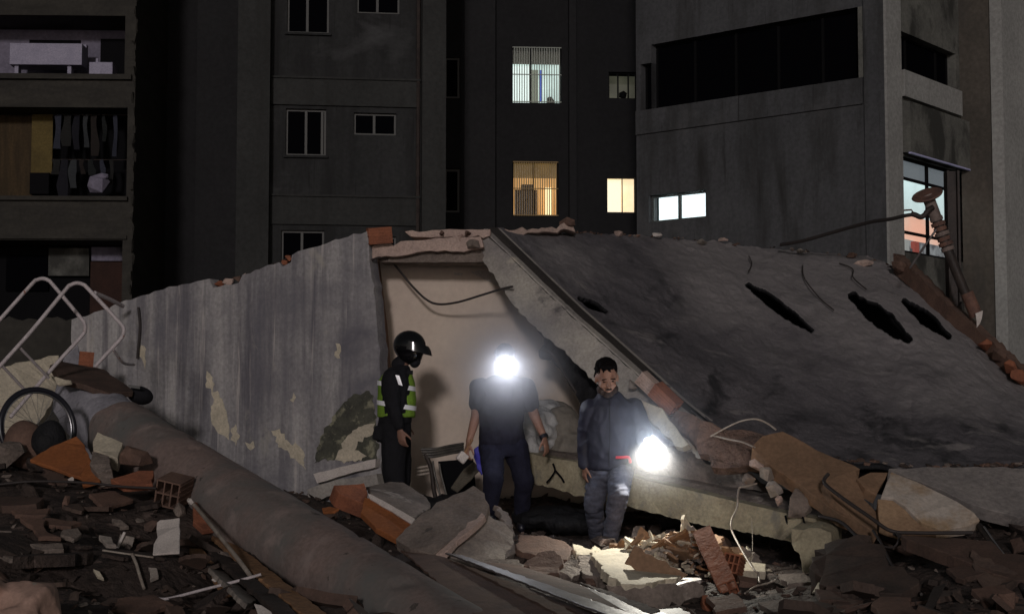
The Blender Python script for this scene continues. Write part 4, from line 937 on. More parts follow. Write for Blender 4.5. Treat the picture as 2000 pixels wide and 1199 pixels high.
# ---- round column, fallen 
ca_, cb_ = P(235, 848, 12.9), P(1000, 1345, 8.3)
cax = (cb_ - ca_).normalized()
def column():
    root = empty('round_column', ca_, 'fallen round column of peeling brown paint lying across the lower left, its grey core bared at the top', 'column')
    r0 = .285; ref = Vector((0, 0, 1)); ay = (ref - cax * ref.dot(cax)).normalized(); ax = ay.cross(cax); L = (cb_ - ca_).length
    mb = MB(); n = 130; seg = 72; vs = []
    for i in range(n + 1):
        t = i / n; c = ca_ + cax * L * t
        for k in range(seg):
            a = 2 * math.pi * k / seg; d = ax * math.cos(a) + ay * math.sin(a)
            off = 0
            if i == 0: off = noise.noise(Vector((math.cos(a) * 1.5, math.sin(a) * 1.5, 2))) * .09
            q = c + d * r0
            rr_ = r0 + noise.noise(q * 1.5) * .007 + noise.noise(q * 7) * .003
            dent = noise.noise(q * 5.5 + Vector((3, 3, 3)))
            if dent > .42: rr_ -= .018 * min(1, (dent - .42) * 8)
            vs.append(c + cax * off + d * rr_)
    mb.v = vs
    for i in range(n):
        for k in range(seg):
            k2 = (k + 1) % seg; mb.f.append((i * seg + k, i * seg + k2, (i + 1) * seg + k2, (i + 1) * seg + k)); mb.m.append(0)
    mb.f.append(tuple(range(seg))); mb.m.append(0); mb.f.append(tuple(n * seg + k for k in range(seg))); mb.m.append(0)
    obj('shaft', mb, K['rust_col'], root, smooth=True)
    # core: tapering, ragged end
    mb = MB(); n = 34; Lc = 1.0; vs = []
    for i in range(n + 1):
        t = i / n; c = ca_ + cax * (.08 - Lc * t) + ay * (.04 * t)
        for k in range(seg):
            a = 2 * math.pi * k / seg; d = ax * math.cos(a) + ay * math.sin(a); q = c + d * .25
            e = -cax * (.16 * math.sin(a + .4) + .12 * noise.noise(Vector((math.cos(a) * 2.5, math.sin(a) * 2.5, 8)))) * t
            vs.append(c + e + d * (.255 + .03 * t + noise.noise(q * 4) * .02 + noise.noise(q * 14) * .007))
    mb.v = vs
    for i in range(n):
        for k in range(seg):
            k2 = (k + 1) % seg; mb.f.append((i * seg + k, i * seg + k2, (i + 1) * seg + k2, (i + 1) * seg + k)); mb.m.append(0)
    mb.f.append(tuple(n * seg + k for k in range(seg))); mb.m.append(0)
    obj('core', mb, K['core'], root, smooth=True)
    return root, ax, ay
colr, cx_, cy_ = column()
o = slab('torn_render', [(96, 712, 13.4), (120, 705, 13.6), (150, 712, 13.8), (205, 722, 13.8), (245, 752, 13.5), (262, 765, 13.3), (215, 768, 13.1), (165, 750, 13.1), (120, 742, 13.2)], .05, K['chip_brown'], 101, parent=colr, amp=.012)
o = slab('torn_render', [(98, 735, 13.12), (140, 742, 13.05), (138, 748, 13.0), (110, 752, 13.05)], .03, K['bare'], 102, parent=colr, amp=.008)
mb = MB()
mb.ell(P(274, 772, 13.45), .115, .1, .08, E3(0, 16, 0)); o = obj('cap', mb, K['blackcloth'], smooth=True); tag(o, 'black cap shaped object tucked behind the round column', 'cap')
mb = MB(); mb.obox(P(262, 755, 13.26), Vector((.05, .0, -.008)), Vector((0, .004, 0)), Vector((0, 0, .012))); 
obj('emblem', mb, K['frame'], o)
o = slab('paint_scar', [(628, 992, 10.7), (645, 988, 10.7), (662, 992, 10.62), (650, 1000, 10.6), (630, 1000, 10.66)], .02, K['orange'], 103, parent=colr, amp=.004)
# ================================================================ loose things on the heap
def gslab(name, pix, thick, mat, seed, label, cat, h=.06, amp=.012, step=.06, group=None, lift=None):
    """flat piece lying on the heap: its plane is fitted to the ground under the outline"""
    raw = [gp(x, y, h) for x, y in pix]
    A = np.array([tuple(p) for p in raw]); c = A.mean(0); q = np.linalg.lstsq(np.c_[A[:, 0] - c[0], A[:, 1] - c[1], np.ones(len(A))], A[:, 2], rcond=None)[0]
    n = Vector((-q[0] * .6, -q[1] * .6 - (lift or 0), 1)).normalized(); c = Vector((c[0], c[1], q[2] + .01)); pts = []
    for x, y in pix:
        d = ray(x, y); pts.append(CAM + d * ((c - CAM).dot(n) / d.dot(n)))
    pts, _ = jag(pts, step, amp, seed); mb = MB(); mb.poly(pts, -n * thick)
    o = obj(name, mb, mat, tri=True, bevel=.005); return tag(o, label, cat, group)
def fslab(name, pix, thick, mat, seed, label, cat, amp=.01, step=.06, down=None):
    return tag(slab(name, pix, thick, mat, seed, step, amp, down=down), label, cat)

# tube ladder
ld = empty('tube_ladder', P(60, 780, 12.9), 'chipped white bent tube ladder end sticking up at the far left', 'ladder')
def tubepath(pts, r, mat, name, par=None, n=6, seg=12):
    m = MB(); m.tube(catmull([P(*p) for p in pts], n), r, seg); return obj(name, m, mat, par, smooth=True)
tubepath([(-60, 690, 13), (0, 624, 13.05), (62, 555, 13.1), (72, 547, 13.1), (84, 544, 13.1), (95, 548, 13.1), (104, 557, 13.1), (157, 620, 13.1), (165, 632, 13.1), (166, 644, 13.1), (160, 656, 13.1), (115, 705, 13.05), (60, 768, 12.9), (20, 815, 12.8)], .0165, K['white_paint'], 'side_rail', ld, 5)
tubepath([(-40, 765, 12.5), (0, 715, 12.55), (60, 648, 12.6), (128, 566, 12.7), (138, 557, 12.7), (150, 553, 12.7), (163, 556, 12.7), (174, 566, 12.7), (232, 628, 12.7), (241, 640, 12.7), (241, 652, 12.7), (234, 664, 12.7), (200, 700, 12.7), (186, 716, 12.7)], .0165, K['white_paint'], 'side_rail', ld, 5)
tubepath([(38, 678, 12.6), (95, 738, 12.95)], .012, K['white_paint'], 'rung', ld)
tubepath([(2, 712, 12.55), (52, 765, 12.85)], .012, K['white_paint'], 'rung', ld)
tubepath([(221, 682, 12.7), (240, 708, 12.95), (262, 712, 13.4)], .012, K['white_paint'], 'rung', ld)
tubepath([(185, 572, 14.6), (215, 585, 14.9), (240, 598, 15.2)], .02, K['white_paint'], 'rung', ld)

# bicycle wheel
def wheel():
    c = P(74, 836, 12.2); root = empty('bicycle_wheel', c, 'lone bicycle wheel with a black tyre standing among debris at the far left', 'wheel')
    Rm = Matrix.Rotation(R(-14), 3, 'Y') @ Matrix.Rotation(R(44), 3, 'Z')
    def circ(r, n=64): return [c + Rm @ Vector((r * math.cos(2 * math.pi * k / n), 0, r * math.sin(2 * math.pi * k / n))) for k in range(n + 1)]
    def ring(r, t, name, mat):
        m = MB(); n = 64; seg = 10; vs = []
        for k in range(n):
            a = 2 * math.pi * k / n; rad = Rm @ Vector((math.cos(a), 0, math.sin(a))); nn = Rm @ Vector((0, 1, 0)); p = c + rad * r
            for j in range(seg): b = 2 * math.pi * j / seg; vs.append(p + rad * t * math.cos(b) + nn * t * math.sin(b))
        m.v = vs
        for k in range(n):
            for j in range(seg): m.f.append((k * seg + j, k * seg + (j + 1) % seg, ((k + 1) % n) * seg + (j + 1) % seg, ((k + 1) % n) * seg + j)); m.m.append(0)
        return obj(name, m, mat, root, smooth='all')
    ring(.31, .023, 'tyre', K['rubber']); ring(.287, .009, 'rim', K['chrome'])
    m = MB(); nn = Rm @ Vector((0, 1, 0)); m.capsule(c - nn * .045, .018, c + nn * .045, .018); obj('hub', m, K['chrome'], root)
    for k in range(28):
        a = 2 * math.pi * k / 28; m = MB(); p = c + Rm @ Vector((math.cos(a) * .285, 0, math.sin(a) * .285)); b = a + .9 * (-1) ** k
        m.tube([c + nn * .035 * (-1) ** (k // 2) + Rm @ Vector((math.cos(b) * .018, 0, math.sin(b) * .018)), p], .0014, 4); obj('spoke', m, K['chrome'], root)
wheel()
def remesh(mb, name, mat, voxel=.014, sm=3, parent=None, nz=0, nsc=8, seed=0, fold=None):
    me = bpy.data.meshes.new('tmp'); me.from_pydata([Vector(v) for v in mb.v], [], mb.f)
    bm = bmesh.new(); bm.from_mesh(me); bmesh.ops.recalc_face_normals(bm, faces=bm.faces); bm.to_mesh(me); bm.free()
    o = bpy.data.objects.new('tmp', me); COL.objects.link(o)
    md = o.modifiers.new('r', 'REMESH'); md.mode = 'VOXEL'; md.voxel_size = voxel
    if sm: md = o.modifiers.new('s', 'SMOOTH'); md.factor = .5; md.iterations = sm
    dg = bpy.context.evaluated_depsgraph_get(); ev = o.evaluated_get(dg); m2 = bpy.data.meshes.new_from_object(ev)
    bpy.data.objects.remove(o); 
    out = MB(); vs = [v.co.copy() for v in m2.vertices]; ns = [v.normal.copy() for v in m2.vertices]
    if nz:
        for i, v in enumerate(vs):
            q = Vector((v.x * nsc, v.y * nsc, v.z * nsc * (fold or 1))) + Vector((seed, 0, 0))
            d = noise.noise(q) + .5 * noise.noise(q * 2.1); d = 1 - 2 * abs(d) if fold else d
            v += ns[i] * nz * d
    out.v = vs; out.f = [tuple(p.vertices) for p in m2.polygons]; out.m = [0] * len(out.f)
    bpy.data.meshes.remove(m2)
    return obj(name, out, mat, parent, smooth='all', fix=False)

# things round the wheel
m = MB(); m.ell(P(48, 868, 12.0), .17, .15, .19); m.ell(P(62, 890, 11.95), .17, .14, .12)
tag(remesh(m, 'sack', K['clay_d'], .02, 3, nz=.012, nsc=6), 'dusty pinkish brown sack seen through the bicycle wheel', 'sack')
m = MB(); m.ell(P(96, 862, 11.9), .13, .14, .17); m.ell(P(112, 885, 11.9), .15, .12, .10)
tag(remesh(m, 'sack', K['tarp_shade'], .02, 3, nz=.015, nsc=6, seed=4), 'black bin bag to the right of the pinkish sack', 'bag')
m = MB(); m.hull(P(10, 890, 11.7), (.4, .3, .25), 401, 16); tag(obj('concrete_chunk', m, K['concrete2']), 'grey chunk at the left edge below the wheel', 'chunk')
m = MB(); m.hull(P(85, 905, 11.7), (.35, .25, .16), 402, 16); tag(obj('concrete_chunk', m, K['soil']), 'earthy chunk in front of the black bin bag', 'chunk')
fslab('panel', [(58, 897, 11.5), (100, 872, 11.7), (150, 851, 11.8), (166, 868, 11.75), (178, 900, 11.5), (172, 938, 11.3), (150, 930, 11.3), (110, 915, 11.4)], .03, K['orange'], 403, 'large pointed orange panel right of the bicycle wheel', 'panel', amp=.003)
fslab('panel', [(172, 905, 11.45), (182, 893, 11.5), (196, 938, 11.2), (160, 948, 11.15), (158, 925, 11.3)], .03, K['orange'], 404, 'small orange panel overlapped by the larger one', 'panel', amp=.003)
fslab('brick', [(183, 862, 11.7), (190, 843, 11.8), (240, 864, 11.7), (230, 895, 11.5), (212, 888, 11.5), (182, 878, 11.6)], .12, K['bare'], 405, 'cream faced brick above the orange panels', 'brick', amp=.003)
fslab('brick', [(180, 880, 11.5), (212, 890, 11.4), (218, 915, 11.2), (190, 925, 11.2), (178, 905, 11.3)], .12, K['concrete2'], 406, 'grey block just under the cream faced brick', 'brick', amp=.006)
m = MB(); m.hull(P(262, 895, 11.4), (.30, .25, .20), 407, 18, E3(0, 20, 10)); tag(obj('brick', m, K['clay_d']), 'dark red lump of brickwork against the round column', 'brick')
fslab('board', [(215, 935, 11.0), (270, 918, 11.1), (300, 918, 11.1), (298, 945, 10.9), (240, 948, 10.9)], .05, K['clay'], 408, 'dull orange strip right of the orange panels', 'board', amp=.006)
m = MB(); m.hull(P(140, 935, 11.1), (.07, .05, .05), 409, 10); tag(obj('fragment', m, K['white']), 'tiny white shard under the orange panel', 'fragment')
tubepath([(-20, 948, 10.9), (60, 940, 10.95), (160, 942, 10.9), (240, 950, 10.85), (305, 953, 10.8)], .009, K['cable'], 'cable'); tag(bpy.data.objects['cable.001'], 'thin black cable lying below the orange panels', 'cable')
# flat dusty slabs on the left slope
LS = [([(175, 965), (215, 957), (262, 975), (200, 992)], 'clay_d', 'brown slab below the black cable'),
      ([(22, 995), (98, 992), (90, 1006), (30, 1004)], 'clay_d', 'thin pinkish slab high on the left slope'),
      ([(38, 1008), (85, 1012), (90, 1035), (120, 1048), (75, 1048), (60, 1028)], 'clay_d', 'bent pinkish slab near the left edge'),
      ([(88, 1010), (158, 1018), (140, 1028), (96, 1024)], 'clay_d', 'narrow pinkish slab beside the bent one'),
      ([(122, 1032), (150, 1030), (160, 1042), (145, 1052), (120, 1045)], 'concrete2', 'small greyish slab right of the bent one'),
      ([(-20, 1035), (25, 1035), (24, 1048), (-20, 1052)], 'concrete2', 'slab end cut by the left picture edge'),
      ([(-10, 1050), (20, 1058), (55, 1090), (20, 1090), (-20, 1075)], 'concrete2', 'broad olive slab low at the left edge'),
      ([(58, 1062), (125, 1060), (125, 1072), (75, 1074)], 'concrete2', 'flat olive slab in the middle of the left slope'),
      ([(86, 1082), (100, 1084), (117, 1096), (102, 1098)], 'concrete', 'pale sliver on the left slope'),
      ([(194, 1043), (216, 1048), (228, 1062), (205, 1062)], 'concrete', 'pale angular slab left of the little box'),
      ([(218, 1012), (235, 1014), (252, 1026), (235, 1028)], 'concrete2', 'grey green sliver above the little box'),
      ([(180, 1112), (195, 1114), (204, 1126), (188, 1124)], 'bare', 'tan chip under the pierced white plate'),
      ([(290, 1105), (308, 1108), (308, 1122), (294, 1130)], 'concrete', 'pinkish block right of the pierced white plate'),
      ([(230, 1168), (300, 1160), (340, 1180), (280, 1199), (220, 1190)], 'clay_d', 'dark reddish slab under the white conduit')]
for k, (px_, mt, lb) in enumerate(LS):
    gslab('slab_fragment', px_, .03, K[mt], 420 + k, lb, 'slab', h=.07, amp=.006, step=.04, lift=.25)
# hollow block, tile, rods
hollow_brick('concrete_block', P(340, 958, 10.95), (.24, .18, .19), E3(12, -10, 78), K['clay_d'], 'broken hollow block standing at the head of the long pole')
fslab('tile', [(306, 1020, 10.35), (312, 1015, 10.35), (351, 1010, 10.3), (350, 1079, 10.05), (298, 1082, 10.05), (300, 1062, 10.15), (307, 1048, 10.2), (305, 1034, 10.3)], .015, K['white'], 441, 'bright white tile standing up in front of the broken hollow block', 'tile', amp=.002)
fslab('panel', [(376, 978, 11.0), (405, 985, 11.0), (432, 1010, 10.9), (428, 1028, 10.8), (395, 1035, 10.7), (378, 1018, 10.8)], .04, K['clay'], 442, 'dull orange board behind the long pole', 'panel', amp=.004)
def rod(pts, r, mat, name, label, cat):
    pts = [(x, y, min(Y, gp(x, y, .02).y - .04)) if -30 < x < 2030 and y < 1199 and gp(x, y, .02).y < 16.9 and y > 900 else (x, y, Y) for x, y, Y in pts]
    o = tubepath(pts, r, mat, name); return tag(o, label, cat)
rod([(368, 975, 10.75), (385, 992, 10.65), (420, 1035, 10.1), (470, 1098, 9.5), (500, 1140, 9.2), (552, 1215, 8.6)], .014, K['rod'], 'pole', 'long pale pole slanting from the hollow block to the bottom edge', 'pole')
m = MB(); m.hull(P(374, 979, 10.7), (.07, .06, .06), 443, 12); tag(obj('fragment', m, K['white']), 'white knob at the head of the long pole', 'fragment')
rod([(306, 1168, 9.2), (330, 1168, 9.2), (400, 1150, 9.2), (460, 1135, 9.2), (510, 1121, 9.2)], .009, K['white_paint'], 'conduit', 'thin white conduit crossing the long pole near the bottom', 'conduit')
rod([(258, 1082, 9.9), (266, 1100, 9.8), (272, 1120, 9.7), (281, 1148, 9.5)], .010, K['rod'], 'stick', 'short dull stick right of the pierced plate', 'stick')
rod([(200, 1074, 10.0), (240, 1080, 9.95), (300, 1088, 9.9)], .006, K['rod'], 'wire', 'thin wire lying under the little box', 'wire')
m = MB(); c = P(246, 1056, 10.05); m.box(c, (.09, .06, .07), E3(0, 14, 20)); o = obj('junction_box', m, K['concrete'], bevel=.004); tag(o, 'little grey electrical box with a white strip beside it', 'box')
m = MB(); m.box(P(235, 1058, 10.0), (.018, .02, .14), E3(0, 24, 0)); tag(obj('strip', m, K['white'], bevel=.003), 'upright white strip leaning on the little box', 'strip')
def plate():
    m = MB(); c = P(208, 1103, 9.75); M_ = E3(-62, 0, 0) @ E3(0, 0, -14); Lx, Ly, t, h = .072, .032, .006, .011
    def q(x, y, z): return c + M_ @ Vector((x, y, z))
    out = [(-Lx, -Ly), (Lx, -Ly), (Lx, Ly), (-Lx, Ly)]; inn = [(h * math.cos(a), h * math.sin(a)) for a in [2 * math.pi * k / 16 + math.pi * 1.25 for k in range(16)]]
    vs = [q(x, y, t) for x, y in out] + [q(x, y, t) for x, y in inn] + [q(x, y, -t) for x, y in out] + [q(x, y, -t) for x, y in inn]; fs = []
    for k in range(4):
        k2 = (k + 1) % 4
        ring = [4 + (k * 4 + j) % 16 for j in range(5)]
        fs.append((k, k2, *ring[::-1])); fs.append(tuple(i + 20 for i in (k, k2, *ring[::-1]))[::-1]); fs.append((k2, k, k + 20, k2 + 20))
    for k in range(16): a, b = 4 + k, 4 + (k + 1) % 16; fs.append((a, b, b + 20, a + 20))
    m.add(vs, fs); tag(obj('wall_plate', m, K['white']), 'small white plate with a round hole lying on the left slope', 'plate')
plate()
m = MB(); m.hull(P(58, 1188, 7.0), (.32, .34, .34), 451, 26); m.hull(P(-14, 1165, 7.0), (.22, .3, .26), 453, 20); m.hull(P(10, 1210, 6.9), (.4, .3, .2), 454, 20)
tag(remesh(m, 'boulder', surf('salmon_concrete', (.50, .33, .26), (.36, .24, .19), scale=3, bscale=16, bump=.5, spots=[((.33, .33, .27), 4, (1, 1, 1), .56, .62)]), .014, 4, nz=.01, nsc=9), 'salmon pink boulder of concrete in the bottom left corner', 'boulder')
m = MB(); m.hull(P(420, 1130, 9.6), (.05, .04, .06), 455, 12); tag(obj('fragment', m, K['white']), 'small white flake where pole and conduit cross', 'fragment')
fslab('paper', [(496, 1178, 9.2), (512, 1180, 9.2), (545, 1206, 9.1), (505, 1206, 9.1)], .004, K['white'], 456, 'white paper scrap at the bottom edge beside the long pole', 'paper', amp=.002)
# long planks below the round column
PL = [([(392, 1028), (420, 1030), (640, 1199), (590, 1199)], 'wood', 'uppermost plank lying along the underside of the column', .03), ([(380, 1050), (400, 1045), (585, 1199), (545, 1199)], 'soil', 'dark second plank along the column', .06),
      ([(430, 1075), (450, 1078), (560, 1160), (540, 1170)], 'concrete2', 'grey short plank over the dark one', .1), ([(370, 1070), (392, 1070), (470, 1150), (440, 1160)], 'wood', 'brown board behind the long pole', .08),
      ([(405, 1105), (420, 1100), (500, 1170), (482, 1180)], 'concrete', 'pale broken lath crossing under the long pole', .12)]
for k, (px_, mt, lb, h) in enumerate(PL): gslab('plank', px_, .03, K[mt], 460 + k, lb, 'plank', h=h * .4 + .02, amp=.006)

# ---- centre chunks
o = fslab('brick', [(652, 948, 12.2), (712, 942, 12.3), (718, 955, 12.3), (716, 985, 12.1), (690, 975, 12.1), (660, 962, 12.1)], .14, K['clay'], 470, 'reddish brick block right beside the round column below the white ledge', 'brick', amp=.006)
dr = empty('masonry_block', P(765, 1020, 11.9), 'fallen masonry block with an orange face and a white plaster edge beside the column', 'block')
slab('orange_face', [(712, 972, 12.0), (722, 972, 12.0), (803, 1022, 11.7), (775, 1052, 11.5), (735, 1030, 11.6), (706, 1000, 11.8)], .05, K['orange'], 471, parent=dr, amp=.004)
slab('white_edge', [(718, 964, 11.98), (726, 964, 11.98), (810, 1012, 11.68), (803, 1022, 11.66), (722, 973, 11.96)], .04, K['white'], 472, parent=dr, amp=.002)
slab('grey_top', [(720, 950, 12.5), (760, 940, 12.8), (790, 942, 12.8), (835, 972, 12.4), (842, 990, 12.1), (810, 1012, 11.72), (726, 963, 12.02)], .05, K['concrete2'], 473, parent=dr, amp=.006)
big = empty('concrete_chunk', P(890, 1070, 11.6), 'largest pale brown concrete chunk, broken plate tilted up in front of the headlamp man', 'chunk')
slab('plate', [(773, 1052, 11.6), (815, 1010, 11.8), (852, 980, 12.0), (905, 958, 12.1), (928, 946, 12.15), (946, 962, 12.05), (957, 985, 11.9), (950, 1005, 11.8), (915, 1030, 11.6), (870, 1060, 11.45), (845, 1085, 11.35), (800, 1070, 11.45)], .10, K['concrete2'], 474, parent=big, amp=.010)
slab('edge', [(845, 1084, 11.33), (870, 1058, 11.43), (918, 1020, 11.6), (940, 1000, 11.72), (948, 1006, 11.68), (920, 1032, 11.5), (868, 1080, 11.3)], .05, K['pink'], 475, parent=big, amp=.008)
slab('plate', [(868, 1080, 11.35), (920, 1030, 11.55), (950, 1003, 11.7), (985, 1018, 11.75), (1002, 1040, 11.7), (1004, 1078, 11.5), (985, 1098, 11.3), (930, 1102, 11.2), (900, 1092, 11.25)], .12, K['concrete'], 476, parent=big, amp=.014)
CC = [('rubble_plate', [(968, 985, 12.6), (992, 1000, 12.5), (1004, 1030, 12.2), (1003, 1050, 12.1), (985, 1020, 12.2)], .05, 'concrete2', 'curved grey rim behind the largest chunk'),
      ('rubble_plate', [(1012, 1042, 12.3), (1060, 1045, 12.3), (1105, 1058, 12.2), (1116, 1070, 12.1), (1108, 1092, 11.9), (1060, 1090, 11.9), (1008, 1072, 12.0)], .05, 'clay_d', 'dark red brown plate with a bright upper edge below the headlamp man'),
      ('rubble_plate', [(1020, 1100, 11.4), (1050, 1078, 11.5), (1085, 1073, 11.5), (1100, 1100, 11.3), (1090, 1118, 11.2), (1050, 1124, 11.1)], .06, 'clay_d', 'flat pinkish plate right of the largest chunk'),
      ('rubble_plate', [(930, 1100, 11.1), (968, 1090, 11.2), (1010, 1092, 11.2), (1020, 1105, 11.0), (985, 1112, 10.95)], .05, 'concrete2', 'dusty plate at the foot of the largest chunk'),
      ('rubble_plate', [(1085, 1115, 11.1), (1110, 1092, 11.3), (1128, 1090, 11.3), (1140, 1112, 11.2), (1120, 1128, 11.0)], .06, 'concrete2', 'grey plate left of the bright floor'),
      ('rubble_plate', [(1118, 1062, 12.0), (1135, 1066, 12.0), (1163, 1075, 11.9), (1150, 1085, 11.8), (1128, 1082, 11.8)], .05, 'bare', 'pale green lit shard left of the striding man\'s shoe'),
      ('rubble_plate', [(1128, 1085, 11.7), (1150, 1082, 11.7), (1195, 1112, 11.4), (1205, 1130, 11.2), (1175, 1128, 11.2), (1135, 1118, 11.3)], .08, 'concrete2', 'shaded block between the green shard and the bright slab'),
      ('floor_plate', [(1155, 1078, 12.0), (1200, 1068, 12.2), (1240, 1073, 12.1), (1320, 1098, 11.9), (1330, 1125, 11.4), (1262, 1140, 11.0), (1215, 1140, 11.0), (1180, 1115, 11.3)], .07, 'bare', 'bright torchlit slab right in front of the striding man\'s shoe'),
      ('tile', [(1238, 1068, 11.02), (1262, 1076, 11.02), (1345, 1122, 10.95), (1330, 1130, 10.95), (1262, 1134, 10.95), (1220, 1100, 11.0)], .03, 'brown_slab', 'dark brown tile standing on the bright slab'),
      ('chunk', [(1182, 1142, 10.5), (1250, 1150, 10.45), (1370, 1132, 10.5), (1378, 1160, 10.5), (1290, 1186, 10.4), (1195, 1176, 10.45)], .25, 'concrete2', 'wide block with a white top below the dark brown tile'),
      ]
for k, (nm, px_, th, mt, lb) in enumerate(CC): fslab(nm, px_, th, K[mt], 480 + k, lb, 'chunk' if nm == 'chunk' else 'slab', amp=.012, step=.045)
fslab('top_plate', [(1184, 1140, 10.72), (1260, 1132, 11.0), (1368, 1126, 11.1), (1368, 1131, 10.84), (1300, 1148, 10.66), (1212, 1157, 10.62)], .03, K['white'], 491, 'white upper plate bedded on the wide block', 'slab', amp=.006, down=(0, .2, -1))
# long hollow post
def post():
    mb = MB(); a = P(1376, 1047, 11.2); b = P(1424, 1152, 10.6); d = (b - a); L = d.length; M_ = d.to_track_quat('X', 'Z').to_matrix()
    o = hollow_brick('hollow_post', (a + b) / 2, (L, .13, .15), M_ @ E3(25, 0, 0), K['clay'], 'long hollow clay post leaning at the right of the torchlit heap', nh=(2, 2)); o['category'] = 'post'
post()
hollow_brick('clay_brick', P(1432, 1105, 11.1), (.18, .12, .14), E3(10, 20, 70), K['clay'], 'hollow brick end behind the leaning clay post')
fslab('plank', [(1415, 1092, 11.35), (1495, 1100, 11.35), (1496, 1116, 11.2), (1420, 1112, 11.2)], .06, K['bare'], 492, 'short cream plank right of the leaning clay post', 'plank', amp=.006)
fslab('clay_brick', [(1440, 1122, 11.0), (1480, 1128, 11.0), (1478, 1140, 10.9), (1445, 1134, 10.9)], .06, K['clay_d'], 493, 'flat red brick piece under the short cream plank', 'brick', amp=.004)
# rebars
rod([(1478, 944, 12.05), (1455, 950, 12.0), (1444, 953, 12.0), (1441, 968, 11.95), (1440, 990, 11.9), (1430, 1012, 11.8), (1428, 1026, 11.75), (1432, 1042, 11.7), (1455, 1085, 11.4), (1474, 1114, 11.2), (1481, 1118, 11.2), (1483, 1136, 11.1)], .0075, K['rod'], 'bent_conduit', 'bent pale conduit hanging in front of the beige ledge', 'conduit')
rod([(1388, 852, 12.5), (1420, 834, 12.45), (1448, 822, 12.4), (1476, 818, 12.35), (1498, 826, 12.35), (1516, 839, 12.3)], .0075, K['rod'], 'bent_conduit', 'arched pale conduit above the hanging brown screed', 'conduit')
rod([(1392, 850, 12.55), (1425, 858, 12.4), (1450, 863, 12.3), (1475, 874, 12.2)], .0075, K['rod'], 'bent_conduit', 'straight pale conduit under the arched one', 'conduit')
rod([(1455, 1158, 10.6), (1475, 1145, 10.7), (1500, 1138, 10.8), (1515, 1132, 10.8)], .006, K['rod'], 'wire', 'short pale wire on the floor right of the clay post', 'wire')
rod([(1468, 1010, 11.9), (1470, 1060, 11.7), (1468, 1110, 11.4)], .002, K['rod'], 'wire', 'hair thin wire hanging beside the bent conduit', 'wire')
# foreground sheets at bottom centre
FS = [([(770, 1062), (860, 1085), (1190, 1205), (935, 1205)], 'clay_d', 'brown sheet lying next to the round column at the bottom', .04),
      ([(870, 1078), (905, 1084), (1240, 1199), (1200, 1205)], 'steel', 'narrow metal strip between the brown sheets', .10),
      ([(930, 1095), (1010, 1102), (1130, 1140), (1290, 1205), (1250, 1205)], 'clay_d', 'second brown sheet right of the narrow metal strip', .07),
      ([(1092, 1140), (1128, 1140), (1225, 1172), (1330, 1205), (1240, 1205)], 'steel', 'shiny metal sheet catching the torchlight at the bottom', .12),
      ([(1055, 1136), (1085, 1138), (1240, 1200), (1215, 1204)], 'wood', 'dark lath beside the shiny metal sheet', .13),
      ([(1130, 1135), (1180, 1150), (1290, 1190), (1270, 1199)], 'concrete2', 'grey lath on the right of the shiny sheet', .10),
      ([(1270, 1190), (1330, 1186), (1350, 1199), (1290, 1206)], 'white', 'white tile at the bottom edge right of the shiny sheet', .06)]
for k, (px_, mt, lb, h) in enumerate(FS): gslab('sheet' if mt == 'steel' else 'board', px_, .014, K[mt], 500 + k, lb, 'sheet' if mt == 'steel' else 'board', h=h + .06, amp=.005)
fslab('splinter', [(868, 1122, 10.6), (896, 1102, 10.7), (900, 1106, 10.7), (874, 1128, 10.6)], .01, K['white'], 510, 'pale splinter lying on the brown sheet by the column', 'splinter', amp=.001)
# ---- right foreground
rod([(1913, 1026, 11.45), (1935, 1060, 11.1), (1965, 1100, 10.6), (2010, 1165, 10)], .022, K['dark_steel'], 'pipe', 'dark shiny pipe running off the lower right edge', 'pipe')
rod([(1922, 1028, 11.3), (1950, 1068, 10.95), (1998, 1128, 10.4), (2030, 1175, 10)], .006, K['chrome'], 'rod', 'thin bright rod alongside the dark pipe', 'rod')
fr_ = empty('window_bar', P(1830, 1190, 10), 'narrow metal window bar with dark infill leaning at the lower right', 'bar')
tubepath([(1822, 1145, 10.3), (1796, 1205, 9.9)], .010, K['chrome'], 'side_bar', fr_); tubepath([(1850, 1135, 10.3), (1815, 1205, 9.9)], .010, K['chrome'], 'side_bar', fr_); 
slab('infill', [(1823, 1146, 10.34), (1849, 1137, 10.34), (1815, 1203, 9.94), (1798, 1203, 9.94)], .006, K['dark_steel'], 511, parent=fr_, amp=0)
CB = [([(1600, 1008, 11.7), (1640, 1018, 11.5), (1668, 1042, 11.2), (1700, 1080, 10.9), (1735, 1118, 10.6), (1775, 1142, 10.4)], .014, 'thick black cable curling down from the ledge end over the big chunk'),
      ([(1618, 925, 11.6), (1610, 942, 11.55), (1640, 968, 11.4), (1700, 1010, 11.2), (1740, 1036, 11.1), (1790, 1040, 11.1), (1900, 1040, 11.1)], .014, 'thick cable following the lower edge of the brown slab'),
      ([(1705, 1035, 11.2), (1722, 1062, 11.0), (1745, 1108, 10.7), (1775, 1142, 10.45), (1800, 1160, 10.3)], .010, 'thin black cable right of the thick one'),
      ([(1745, 1042, 11.05), (1800, 1062, 10.9), (1880, 1100, 10.6), (1960, 1130, 10.4)], .012, 'black cable crossing the dusty slab'),
      ([(1722, 1066, 10.95), (1745, 1068, 10.9), (1756, 1052, 10.9), (1750, 1040, 11.0)], .008, 'small cable loop under the pale triangle')]
for pts, r_, lb in CB: rod(pts, r_, K['cable'], 'cable', lb, 'cable')
